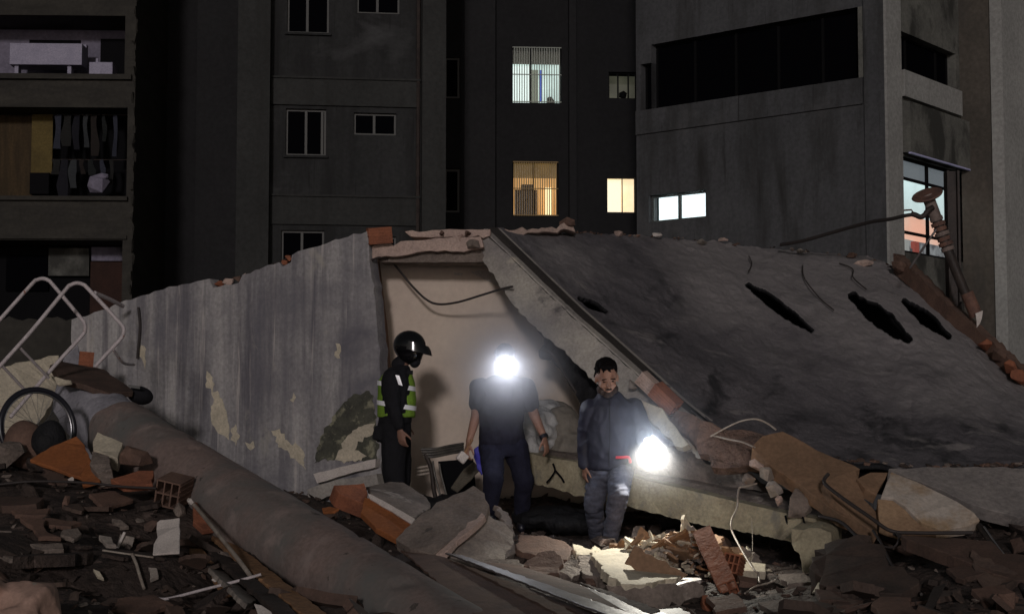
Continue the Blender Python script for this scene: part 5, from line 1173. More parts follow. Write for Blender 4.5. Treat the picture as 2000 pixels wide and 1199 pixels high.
RS = [('slab_fragment', [(1705, 1175), (1720, 1163), (1780, 1166), (1795, 1199), (1720, 1205)], 'clay_d', 'flat hexagonal brown plate at the lower right bottom edge'), ('slab_fragment', [(1590, 1150), (1640, 1155), (1658, 1172), (1600, 1172)], 'chip_brown', 'dusty plate left of the hexagonal one'),
      ('slab_fragment', [(1900, 1150), (1960, 1140), (1990, 1165), (1930, 1180)], 'clay_d', 'reddish plate near the lower right corner'), ('slab_fragment', [(1850, 1110), (1890, 1100), (1925, 1118), (1880, 1132)], 'chip_brown', 'brick red plate below the dusty slab'),
      ('slab_fragment', [(1480, 1175), (1530, 1168), (1560, 1185), (1510, 1195)], 'concrete2', 'low grey plate at the bottom right of centre'), ('slab_fragment', [(1380, 1165), (1440, 1158), (1455, 1182), (1400, 1195)], 'clay_d', 'orange red plate below the leaning clay post'),
      ('slab_fragment', [(1520, 1120), (1570, 1118), (1590, 1135), (1540, 1140)], 'concrete2', 'grey plate in the dark under the ledge end')]
for k, (nm, px_, mt, lb) in enumerate(RS): gslab(nm, px_, .04, K[mt], 520 + k, lb, 'slab', h=.07, amp=.01, lift=.2)
fslab('splinter', [(1585, 1158, 10.5), (1602, 1128, 10.7), (1612, 1126, 10.7), (1600, 1150, 10.5)], .012, K['bare'], 530, 'upright pale splinter below the broken downstand', 'splinter', amp=.002)
# scattered middle sized blocks with their own labels
SM = [(1060, 1040, .16, 'soil', 'low dark block between the headlamp man and the striding man'), (1100, 1030, .18, 'concrete2', 'dim angular block in the dark left of the striding man'), (1010, 1085, .14, 'clay_d', 'pinkish lump wedged right of the largest chunk'),
      (1155, 1140, .12, 'clay_d', 'reddish lump left of the wide block'), (1340, 1062, .12, 'wood', 'brown lump at the back of the torchlit heap'), (1310, 1050, .16, 'soil', 'dark lump in the shade behind the torchlit heap'),
      (1250, 1042, .18, 'concrete2', 'dim lump behind the striding man\'s shoe'), (1420, 1062, .16, 'clay_d', 'dark brick lump behind the leaning post top'), (1380, 1180, .13, 'clay', 'small red lump at the foot of the leaning post'),
      (1640, 1180, .16, 'concrete2', 'grey lump at the bottom right of centre'), (1970, 1185, .2, 'clay_d', 'reddish lump in the lower right corner'), (880, 975, .13, 'concrete', 'pale lump behind the top of the largest chunk'),
      (845, 985, .11, 'clay_d', 'brown lump in the gap left of the dark metal rack'), (740, 1060, .16, 'soil', 'dark lump under the masonry block'), (350, 1000, .12, 'concrete2', 'grey rock under the broken hollow block'),
      (465, 1015, .15, 'soil', 'dark rock touching the underside of the column'), (130, 985, .12, 'clay_d', 'brown rock above the left slope'), (60, 965, .18, 'soil', 'earthy mound at the left edge')]
for k, (x, y, s, mt, lb) in enumerate(SM):
    p = gp(x, y, .03); m = MB(); m.hull(p, (s * 1.3, s, s * .75), 540 + k, 16, E3(k * 13, k * 7 - 20, k * 37), flat=.85); tag(obj('rock', m, K[mt]), lb, 'rock')

# ---- rack, panels, bags near the inner wall
def rack():
    root = empty('metal_rack', P(880, 960, 14.2), 'dark toppled metal rack with bundled rods on top, beside the inner wall', 'rack')
    rk = surf('rack_metal', (.16, .15, .13), (.08, .075, .07), scale=8, bscale=30, rough=.5, metal=.3)
    for k, off in enumerate((0, 5, 10, 15)):
        tubepath([(822 + off * .4, 877 + off, 14.0), (850, 876 + off, 14.0), (880, 870 + off, 14.1), (905, 866 + off, 14.2)], .012, rk, 'rail', root)
    tubepath([(830, 885, 14.0), (842, 915, 14.0), (848, 960, 14.0), (856, 985, 14.0)], .02, K['dark_steel'], 'leg', root)
    tubepath([(845, 900, 13.95), (850, 930, 13.95), (862, 975, 13.9)], .010, rk, 'leg', root); tubepath([(858, 905, 13.95), (862, 928, 13.95), (873, 970, 13.9)], .010, rk, 'leg', root)
    slab('shelf', [(856, 900, 14.1), (925, 895, 14.2), (930, 960, 14.1), (872, 968, 14.0)], .02, K['black'], 551, parent=root, amp=.001)
rack()
for k, off in enumerate((0, 7, 14)):
    tag(tubepath([(812, 914 + off, 14.2), (842, 909 + off, 14.2)], .012, K['rod'], 'bar'), ['topmost short pale bar left of the metal rack', 'middle short pale bar left of the metal rack', 'lowest short pale bar left of the metal rack'][k], 'bar')
fslab('board', [(880, 952, 13.6), (905, 915, 13.7), (925, 900, 13.7), (938, 915, 13.7), (920, 935, 13.6), (892, 960, 13.5)], .02, surf('olive_board', (.15, .13, .10), (.10, .09, .07), scale=4), 552, 'olive board leaning below the headlamp man\'s left hand', 'board', amp=.002)
fslab('plastic_bag', [(925, 875, 13.35), (940, 868, 13.35), (946, 880, 13.35), (948, 915, 13.3), (940, 928, 13.3), (930, 905, 13.3)], .03, K['blue'], 553, 'blue plastic bag by the headlamp man\'s hip', 'bag', amp=.006, step=.03)
m = MB(); m.ell(P(1048, 840, 14.0), .19, .16, .20); m.ell(P(1030, 875, 13.9), .16, .16, .15); m.ell(P(1068, 815, 14.3), .16, .14, .14)
tag(remesh(m, 'plastic_sack', K['plastic'], .016, 2, nz=.035, nsc=7, fold=1), 'crumpled translucent white sack right of the headlamp man', 'sack')
m = MB(); m.ell(P(1098, 850, 14.1), .19, .18, .26); m.ell(P(1120, 880, 14.0), .2, .18, .17); m.ell(P(1085, 812, 14.35), .17, .14, .12)
tag(remesh(m, 'plastic_sack', surf('dusty_sack', (.25, .225, .19), (.17, .155, .13), scale=3, bscale=12, bump=.5), .016, 2, nz=.022, nsc=5, seed=7, fold=1), 'taller dusty beige sack next to the striding man', 'sack')
fslab('board', [(1005, 888, 13.75), (1060, 878, 13.9), (1130, 874, 14.0), (1132, 884, 13.85), (1070, 893, 13.7), (1012, 903, 13.55)], .03, K['concrete'], 554, 'pale board on the left end of the beige ledge', 'board', amp=.012)
# black tarpaulin hanging under the sloping beam
fslab('tarpaulin', [(1018, 594, 14.45), (1040, 605, 14.4), (1070, 640, 14.3), (1110, 672, 14.2), (1150, 712, 14.0), (1168, 745, 13.9), (1165, 810, 13.8), (1145, 800, 13.9), (1120, 770, 14.0), (1100, 735, 14.1), (1080, 705, 14.2), (1056, 698, 14.3), (1054, 684, 14.3), (1062, 660, 14.35), (1040, 630, 14.4)], .06, K['tarp_shade'], 555, 'torn black tarpaulin hanging under the sloping beam', 'tarpaulin', amp=.02, step=.05)
rod([(1058, 682, 14.2), (1075, 690, 14.15), (1092, 712, 14.1), (1112, 745, 14.0), (1130, 775, 14.0), (1140, 800, 13.95)], .014, K['cable'], 'hose', 'black hose dropping from the torn tarpaulin', 'hose')
def drape(pix, label, seed):
    m = MB()
    for (x, y, Y, rx, ry, rz) in pix: m.ell(P(x, y, Y), rx, ry, rz)
    tag(remesh(m, 'tarpaulin', K['tarp_shade'], .022, 2, nz=.04, nsc=5, seed=seed, fold=1), label, 'tarpaulin')
drape([(1065, 1012, 13.4, .26, .3, .06), (1120, 1022, 13.3, .28, .3, .06), (1090, 1008, 13.6, .4, .25, .06)], 'heap of black tarpaulin on the floor between the two men', 3)
drape([(860, 985, 13.9, .25, .25, .06), (900, 990, 13.8, .25, .25, .06)], 'low black sheet on the floor under the metal rack', 6)

# ---- vent pipe, post and cable at upper right
def vent():
    root = empty('vent_pipe', P(1908, 625, 15.9), 'rusty vent pipe with a round flat cap leaning out behind the roof at right', 'pipe')
    Y = 16.0
    ax = (P(1815, 395, Y) - P(1850, 490, Y)).normalized(); cc = P(1811, 381, Y)
    n_ = Vector((-.35, -.42, .84)).normalized(); a1 = n_.cross(Vector((0, 1, 0))).normalized(); a2 = n_.cross(a1)
    m = MB(); m.loft([(cc - n_ * .012, a1 * .155, a2 * .155), (cc + n_ * .0, a1 * .165, a2 * .165), (cc + n_ * .012, a1 * .155, a2 * .155)], 36); obj('cap', m, K['rust'], root, smooth=True)
    m = MB(); m.tube([cc, P(1822, 410, Y), P(1830, 432, Y)], .062, 20); obj('collar', m, K['pipe'], root, smooth=True)
    for k in range(7):
        t = k / 6; x, y = 1829 + (1851 - 1829) * t, 428 + (486 - 428) * t; m = MB(); p = P(x, y, Y); m.tube([p - ax * .02, p + ax * .02], .068 + .008 * (k % 2), 20); obj('coupling_ring', m, K['rust'] if k % 3 else K['pipe'], root)
    m = MB(); m.tube([P(1829, 428, Y), P(1851, 488, Y), P(1880, 560, Y), P(1893, 590, Y)], .056, 16, .05); obj('shaft', m, K['dark_steel'], root, smooth=True)
    m = MB(); m.tube([P(1888, 572, Y), P(1900, 600, Y), P(1907, 618, Y)], .068, 16); obj('socket', m, K['rust'], root, smooth=True)
    m = MB(); m.tube(catmull([P(1822, 405, Y - .08), P(1812, 412, Y - .1), P(1806, 420, Y - .1), P(1798, 424, Y - .1), P(1788, 420, Y - .1), P(1780, 418, Y - .1)], 4), .028, 10); obj('branch', m, K['dark_steel'], root, smooth=True)
    m = MB(); m.tube([P(1766, 411, Y - .1), P(1780, 410, Y - .1), P(1783, 415, Y - .1)], .009, 8); obj('valve_lever', m, K['rust'], root)
    slab('torn_shred', [(1905, 612, 15.9), (1920, 606, 15.9), (1914, 632, 15.85), (1908, 640, 15.85)], .004, K['white'], 560, parent=root, amp=.003)
vent()
rod([(1784, 419, 15.9), (1765, 422, 15.95), (1740, 428, 16.1), (1700, 434, 16.4), (1640, 450, 16.8), (1570, 470, 17.2), (1525, 478, 17.5)], .020, K['cable'], 'cable', 'slack black cable running from the vent pipe valve down to the ridge', 'cable')
rod([(1829, 448, 15.85), (1805, 482, 15.9), (1777, 524, 16.0)], .012, K['steel'], 'strut', 'thin shiny strut propping the vent pipe', 'strut')
def ipost():
    root = empty('steel_post', P(1861, 610, 16.6), 'dark upright steel post behind the leaning vent pipe', 'post'); Y = 16.6
    a, b = P(1862, 335, Y), P(1860, 640, Y); m = MB(); h = (a.z - b.z) / 2; c = (a + b) / 2
    m.box(c, (.088, .02, 2 * h)); obj('web', m, K['dark_steel'], root)
    for s in (-1, 1): m = MB(); m.box(c + Vector((s * .055, 0, 0)), (.024, .14, 2 * h)); obj('flange', m, K['dark_steel'], root)
    m = MB(); m.tube([P(1878, 590, Y - .2), P(1862, 612, Y - .2)], .012); obj('brace', m, K['dark_steel'], root)
ipost()
# ================================================================ people
X, Yv, Z = Vector((1, 0, 0)), Vector((0, 1, 0)), Vector((0, 0, 1))
def hand_shapes(mb, wrist, d, palm_n, s=1.0, curl=.35, side=1, thumb_in=1):
    """d: direction of the fingers, palm_n: out of the palm, side: thumb side sign along d x palm_n"""
    d = Vector(d).normalized(); pn = Vector(palm_n); pn = (pn - d * pn.dot(d)).normalized(); sx = d.cross(pn) * side
    pc = wrist + d * .045 * s
    mb.loft([(wrist - d * .012 * s, sx * .026 * s, pn * .019 * s), (wrist + d * .02 * s, sx * .033 * s, pn * .016 * s), (wrist + d * .06 * s, sx * .041 * s, pn * .015 * s), (wrist + d * .092 * s, sx * .040 * s, pn * .012 * s)], 14)
    for k, (ox, ln, r) in enumerate([(.030, .068, .0088), (.0105, .076, .0092), (-.0105, .071, .0088), (-.030, .056, .0078)]):
        p = wrist + d * .088 * s + sx * ox * s; dd = d.copy(); c = curl * (1 + .18 * k)
        for j, f in enumerate((.45, .31, .24)):
            dd = (dd * math.cos(c * (.7 + .4 * j)) + pn * math.sin(c * (.7 + .4 * j))).normalized()
            q = p + dd * ln * f * s; mb.capsule(p, r * s * (1 - .08 * j), q, r * s * (.94 - .08 * j), 8); p = q
    p = wrist + d * .025 * s + sx * .028 * s; dd = (d * .72 + sx * .62 + pn * .25 * thumb_in).normalized()
    for j, ln in enumerate((.042, .032, .024)):
        q = p + dd * ln * s; mb.capsule(p, (.0125 - .0015 * j) * s, q, (.011 - .0015 * j) * s, 8); p = q; dd = (dd + d * .35 + pn * .12).normalized()
def head_shapes(mb, c, fw, up, s=1.0):
    """c centre of the skull, fw facing, up crown"""
    fw = Vector(fw).normalized(); up = Vector(up); up = (up - fw * up.dot(fw)).normalized(); sd = fw.cross(up)
    M_ = Matrix((sd, fw, up)).transposed()
    def L(x, y, z): return c + M_ @ Vector((x * s, y * s, z * s))
    mb.ell(L(0, -.012, .03), .076 * s, .094 * s, .088 * s, M_)            # cranium
    mb.ell(L(0, .022, -.03), .062 * s, .068 * s, .080 * s, M_)           # face
    mb.ell(L(0, .050, -.092), .034 * s, .032 * s, .026 * s, M_)           # chin
    for k in (-1, 1):
        mb.ell(L(.042 * k, .020, -.075), .026 * s, .045 * s, .028 * s, M_)   # jaw
        mb.ell(L(.040 * k, .062, -.030), .020 * s, .018 * s, .018 * s, M_)   # cheek
        mb.ell(L(.028 * k, .080, .022), .024 * s, .012 * s, .008 * s, M_)    # brow
        mb.ell(L(.079 * k, -.006, -.010), .009 * s, .018 * s, .032 * s, M_)  # ear
    mb.capsule(L(0, .084, .012), .008 * s, L(0, .104, -.028), .0135 * s, 8)   # nose
    mb.ell(L(0, .086, -.060), .022 * s, .010 * s, .007 * s, M_); mb.ell(L(0, .082, -.071), .019 * s, .011 * s, .007 * s, M_)
    return L, M_
def limb(mb, pts, radii, flat=1.0, seg=14):
    for i in range(len(pts) - 1): mb.capsule(pts[i], radii[i], pts[i + 1], radii[i + 1], seg, flat)

# ---------- person 1 : helmet and hi-vis vest, in profile facing right
def officer():
    Y0 = 13.6; Q = lambda x, y, dy=0: P(x, y, Y0 + dy); root_body = MB()
    fw = Vector((.93, -.25, -.26)).normalized(); up = Vector((.26, 0, .96))
    hc = Q(799, 683)
    L, M_ = head_shapes(root_body, hc, fw, up, .98)
    root_body.capsule(Q(784, 716), .056, Q(793, 695), .052)
    pel = Q(771, 838); 
    tor = [(Q(776, 722), .10, .11), (Q(772, 745), .125, .19), (Q(774, 780), .13, .17), (Q(773, 812), .12, .155), (pel, .13, .17)]
    root_body.loft([(c, X * a, Yv * b) for c, a, b in tor], 20)
    # near arm (towards us) hangs, far arm behind
    sh, el, wr = Q(764, 738, -.17), Q(767, 790, -.24), Q(780, 836, -.25)
    limb(root_body, [sh, el], [.055, .042]); limb(root_body, [el, wr], [.042, .028]); hand_shapes(root_body, wr + (wr - el).normalized() * .015, (wr - el) + Vector((-.01, 0, -.04)), Vector((.5, .8, 0)), 1.05, .35, side=1)
    sh2, el2, wr2 = Q(774, 738, .17), Q(782, 790, .24), Q(792, 832, .2)
    limb(root_body, [sh2, el2, wr2], [.055, .042, .028]); hand_shapes(root_body, wr2, (wr2 - el2), Vector((-.4, -.8, 0)), 1.0, .3, side=-1)
    legs = [((Q(770, 845, -.09)), Q(769, 925, -.11), Q(778, 1000, -.1)), (Q(776, 845, .09), Q(782, 925, .10), Q(780, 1000, .12))]
    for a, b, c in legs:
        limb(root_body, [a, b, c], [.09, .062, .042]); root_body.capsule(c + Vector((-.03, 0, -.045)), .042, c + Vector((.15, -.02, -.055)), .034, 12, .8)
    body = remesh(root_body, 'person', K['skin_d'], .0085, 2); 
    tag(body, 'person in a black helmet and yellow reflective vest standing in profile, head bowed', 'person')
    # trousers
    m = MB(); m.loft([(Q(771, 818), X * .135, Yv * .17), (Q(769, 838), X * .15, Yv * .19), (Q(769, 862), X * .15, Yv * .19)], 20)
    for a, b, c in legs: limb(m, [a, b, c + Vector((0, 0, .05))], [.118, .098, .066])
    m.box(Q(741, 846, -.12), (.10, .05, .12), E3(0, 10, 0))
    remesh(m, 'trousers', K['blackcloth'], .013, 3, body, nz=.006, nsc=11, fold=.5)
    # boots
    for a, b, c in legs:
        m = MB(); m.capsule(c + Vector((-.03, 0, -.03)), .055, c + Vector((.16, -.02, -.05)), .045, 12, .8); m.capsule(c, .058, c + Vector((0, 0, .12)), .056); remesh(m, 'boot', K['rubber'], .012, 2, body)
    # black long-sleeved shirt
    m = MB(); m.loft([(Q(783, 714), X * .070, Yv * .075), (Q(778, 724), X * .105, Yv * .15), (Q(773, 745), X * .143, Yv * .205), (Q(775, 780), X * .148, Yv * .188), (Q(773, 812), X * .14, Yv * .175), (Q(771, 828), X * .145, Yv * .18)], 20)
    limb(m, [sh, el], [.078, .062]); limb(m, [el, wr + (el - wr) * .12], [.062, .045]); limb(m, [sh2, el2, wr2], [.078, .062, .045])
    remesh(m, 'shirt', K['blackcloth'], .012, 3, body, nz=.007, nsc=12, seed=5, fold=.6)
    # vest : torso shell, open at the near arm so that the sleeve shows
    rings = [(Q(778, 726), X * .118, Yv * .12), (Q(774, 745), X * .163, Yv * .158), (Q(775, 780), X * .172, Yv * .165), (Q(774, 808), X * .166, Yv * .17), (Q(774, 815), X * .168, Yv * .172)]
    m = MB(); m.loft(rings, 28); vest = remesh(m, 'vest', K['hiviz'], .011, 2, body, nz=.004, nsc=10)
    def band(y0, y1, grow, nm='reflective_band'):
        def at(y):
            ys = [726, 745, 780, 808, 815]
            i = max(k for k in range(4) if ys[k] <= y) if y < 815 else 3; t = (y - ys[i]) / (ys[i + 1] - ys[i]); a, b = rings[i], rings[i + 1]
            return a[0].lerp(b[0], t), a[1].lerp(b[1], t) * grow, a[2].lerp(b[2], t) * grow
        m = MB(); sl = Vector((0, 0, 0)); rs = []
        for y in (y0, (y0 + y1) / 2, y1):
            c, ax_, ay_ = at(y); rs.append((c, ax_ + Vector((0, 0, -.028)), ay_))
        m.loft(rs, 32, cap=False); o = obj(nm, m, K['reflect'], vest, smooth='all'); return o
    band(749, 758, 1.035); band(787, 796, 1.035)
    m = MB(); m.loft([(sh + Vector((.035, -.0, .0)) + (el - sh) * .10, X * .074, Yv * .082), (sh + Vector((.032, 0, 0)) + (el - sh) * .26, X * .072, Yv * .08)], 20, cap=False)
    a0 = Q(772, 732, -.245); m = MB(); m.add([a0, a0 + Vector((.035, .0, -.005)), a0 + Vector((.065, -.01, -.095)), a0 + Vector((.03, -.012, -.085))], [(0, 1, 2, 3)]); o = obj('sleeve_stripe', m, K['reflect'], body); o.modifiers.new('s', 'SOLIDIFY').thickness = .004
    m = MB(); m.box(Q(801, 727, -.09), (.05, .03, .035), E3(0, 0, 0)); obj('badge', m, K['blackcloth'], vest)
    m = MB(); m.capsule(Q(779, 712, 0), .068, Q(783, 708, 0), .066); remesh(m, 'collar', K['blackcloth'], .012, 1, body)
    # helmet : its own thing worn on the head
    M2 = M_
    hl = MB(); HC = L(0, -.005, .035); hl.ell(HC, .128, .150, .138, M_, 28); hl.ell(L(0, .02, -.045), .108, .115, .085, M_, 24)
    hm = remesh(hl, 'helmet', K['helmet'], .012, 3); tag(hm, 'glossy black motorcycle helmet with a long raised visor', 'helmet')
    v = MB(); R_ = .155
    vs = []; n = 16
    for i in range(n + 1):
        a = math.radians(-88 + 176 * i / n)
        for (rz, rr_, zz_) in ((0, .158, .075), (1, .190, .045), (2, .215, .000), (3, .150, .012)):
            vs.append(L(math.sin(a) * min(rr_, .150) * .88, math.cos(a) * rr_ + .01, zz_))
    v.v = vs
    for i in range(n):
        for j in range(4): v.f.append((i * 4 + j, i * 4 + (j + 1) % 4, i * 4 + 4 + (j + 1) % 4, i * 4 + 4 + j)); v.m.append(0)
    obj('visor', v, K['helmet'], hm, smooth=True)
    m = MB(); m.ell(L(0, .085, -.085), .058, .05, .062, M_); remesh(m, 'face_mask', K['blackcloth'], .01, 2, body)
    return body
officer()

# ---------- person 2 : headlamp, seen from the front, walking towards us
def lampman():
    Y0 = 13.2; Q = lambda x, y, dy=0: P(x, y, Y0 + dy); b = MB()
    fw = Vector((.04, -.90, -.42)); up = Vector((0, -.35, .92)); hc = Q(986, 702, -.10)
    L, M_ = head_shapes(b, hc, fw, up, 1.0)
    b.capsule(Q(983, 742), .058, Q(985, 722, -.05), .053)
    b.loft([(Q(982, 742), X * .15, Yv * .08), (Q(981, 762), X * .20, Yv * .115), (Q(980, 800), X * .175, Yv * .115), (Q(980, 840), X * .155, Yv * .11), (Q(982, 865), X * .165, Yv * .12)], 20)
    sl, el, wl = Q(937, 757), Q(930, 812, .02), Q(916, 862, -.06)
    sr, er, wr = Q(1026, 757), Q(1044, 812, .03), Q(1062, 852, -.05)
    limb(b, [sl, el, wl], [.058, .046, .029]); limb(b, [sr, er, wr], [.058, .046, .029])
    hand_shapes(b, wl + (wl - el).normalized() * .015, (wl - el) + Vector((0, -.02, -.05)), Vector((.8, .5, 0)), 1.08, .75, side=1)
    hand_shapes(b, wr + (wr - er).normalized() * .015, (wr - er) + Vector((-.02, 0, -.08)), Vector((-.8, .5, 0)), 1.05, .4, side=-1)
    legs = [(Q(960, 872, 0), Q(964, 934, -.24), Q(956, 1010, -.12)), (Q(1006, 872, 0), Q(1024, 940, -.02), Q(1018, 1015, .18))]
    for a, k, c in legs: limb(b, [a, k, c], [.085, .052, .032]); b.capsule(c + Vector((0, .03, -.05)), .045, c + Vector((0, -.14, -.06)), .038, 12, .8)
    body = remesh(b, 'person', K['skin'], .0085, 2); tag(body, 'person in a dark navy t-shirt with a glaring headlamp walking towards the viewer', 'person')
    m = MB(); m.loft([(Q(982, 855), X * .170, Yv * .125), (Q(982, 872), X * .19, Yv * .14), (Q(982, 890), X * .185, Yv * .14)], 20)
    for a, k, c in legs: limb(m, [a, k, c + Vector((0, 0, .04))], [.108, .082, .062])
    remesh(m, 'trousers', K['navyj'], .012, 3, body, nz=.009, nsc=10, fold=.5)
    m = MB(); m.loft([(Q(984, 733), X * .075, Yv * .070), (Q(983, 740), X * .15, Yv * .10), (Q(981, 758), X * .215, Yv * .13), (Q(980, 790), X * .20, Yv * .132), (Q(980, 830), X * .185, Yv * .13), (Q(981, 868), X * .195, Yv * .14)], 22)
    limb(m, [sl, sl.lerp(el, .55)], [.085, .076]); limb(m, [sr, sr.lerp(er, .55)], [.085, .076]); remesh(m, 'shirt', K['navy'], .012, 3, body, nz=.010, nsc=9, seed=3, fold=.6)
    for a, k, c in legs: m = MB(); m.capsule(c + Vector((0, .04, -.04)), .055, c + Vector((0, -.17, -.055)), .045, 12, .8); m.capsule(c, .06, c + Vector((0, 0, .06)), .058); remesh(m, 'shoe', K['rubber'], .012, 2, body)
    m = MB(); m.ell(L(0, -.018, .048), .083, .098, .086, M_); hr = remesh(m, 'hair', K['hair'], .010, 1, body, nz=.003, nsc=60)
    for k in (-1, 1): m = MB(); m.ell(L(.028 * k, .080, .004), .013, .008, .006, M_); obj('eye', m, K['hair'], body)
    m = MB(); m.tube([wr - (wr - er).normalized() * .012, wr + (wr - er).normalized() * .02], .038, 16); obj('wristwatch', m, K['rubber'], body)
    # white mallet head held in the left hand of the picture
    mt_ = empty('mallet', Q(905, 893, -.1), 'pale square headed mallet held in the headlamp man\'s hand', 'mallet')
    m = MB(); m.box(Q(903, 893, -.14), (.085, .06, .085), E3(0, 40, 10)); obj('head', m, K['white'], mt_, bevel=.012)
    m = MB(); m.tube([Q(903, 893, -.14), Q(914, 874, -.11), Q(922, 858, -.09)], .013, 10); obj('handle', m, K['wood'], mt_)
    # headlamp
    hp = L(0, .118, .058); f = (M_ @ Vector((0, 1, .0))).normalized()
    hd = empty('headlamp', hp, 'glaring white headlamp worn on the forehead of the walking man', 'headlamp')
    m = MB(); m.loft([(hp - f * .03, M_ @ Vector((.030, 0, 0)), M_ @ Vector((0, 0, .024))), (hp, M_ @ Vector((.034, 0, 0)), M_ @ Vector((0, 0, .028)))], 24); obj('housing', m, K['rubber'], hd)
    m = MB(); m.loft([(hp + f * .001, M_ @ Vector((.032, 0, 0)), M_ @ Vector((0, 0, .027))), (hp + f * .012, M_ @ Vector((.026, 0, 0)), M_ @ Vector((0, 0, .022)))], 24); obj('lens', m, glow('headlamp_led', (.93, .95, 1.0), 40), hd)
    m = MB(); rs = []
    for k in range(33):
        a = 2 * math.pi * k / 32; rs.append(L(.086 * math.sin(a), -.018 + .102 * math.cos(a), .058))
    m.tube(rs, .006, 6); obj('strap', m, K['rubber'], hd)
    l = bpy.data.lights.new('headlamp_light', 'SPOT'); l.energy = 30; l.spot_size = R(150); l.spot_blend = .9; l.color = (.90, .93, 1); l.shadow_soft_size = .03
    lo = bpy.data.objects.new('headlamp_light', l); COL.objects.link(lo); lo.location = hp + f * .04; lo.rotation_euler = (-(f + Vector((.05, 0, -.25)))).to_track_quat('Z', 'Y').to_euler()
    l = bpy.data.lights.new('headlamp_fill', 'POINT'); l.energy = 2.2; l.color = (.78, .82, 1); l.shadow_soft_size = .03  # added point light before the lens, brightens the bloom sphere
    lo = bpy.data.objects.new('headlamp_fill', l); COL.objects.link(lo); lo.location = hp + f * .05
    return hp + f * .05
HP = lampman()

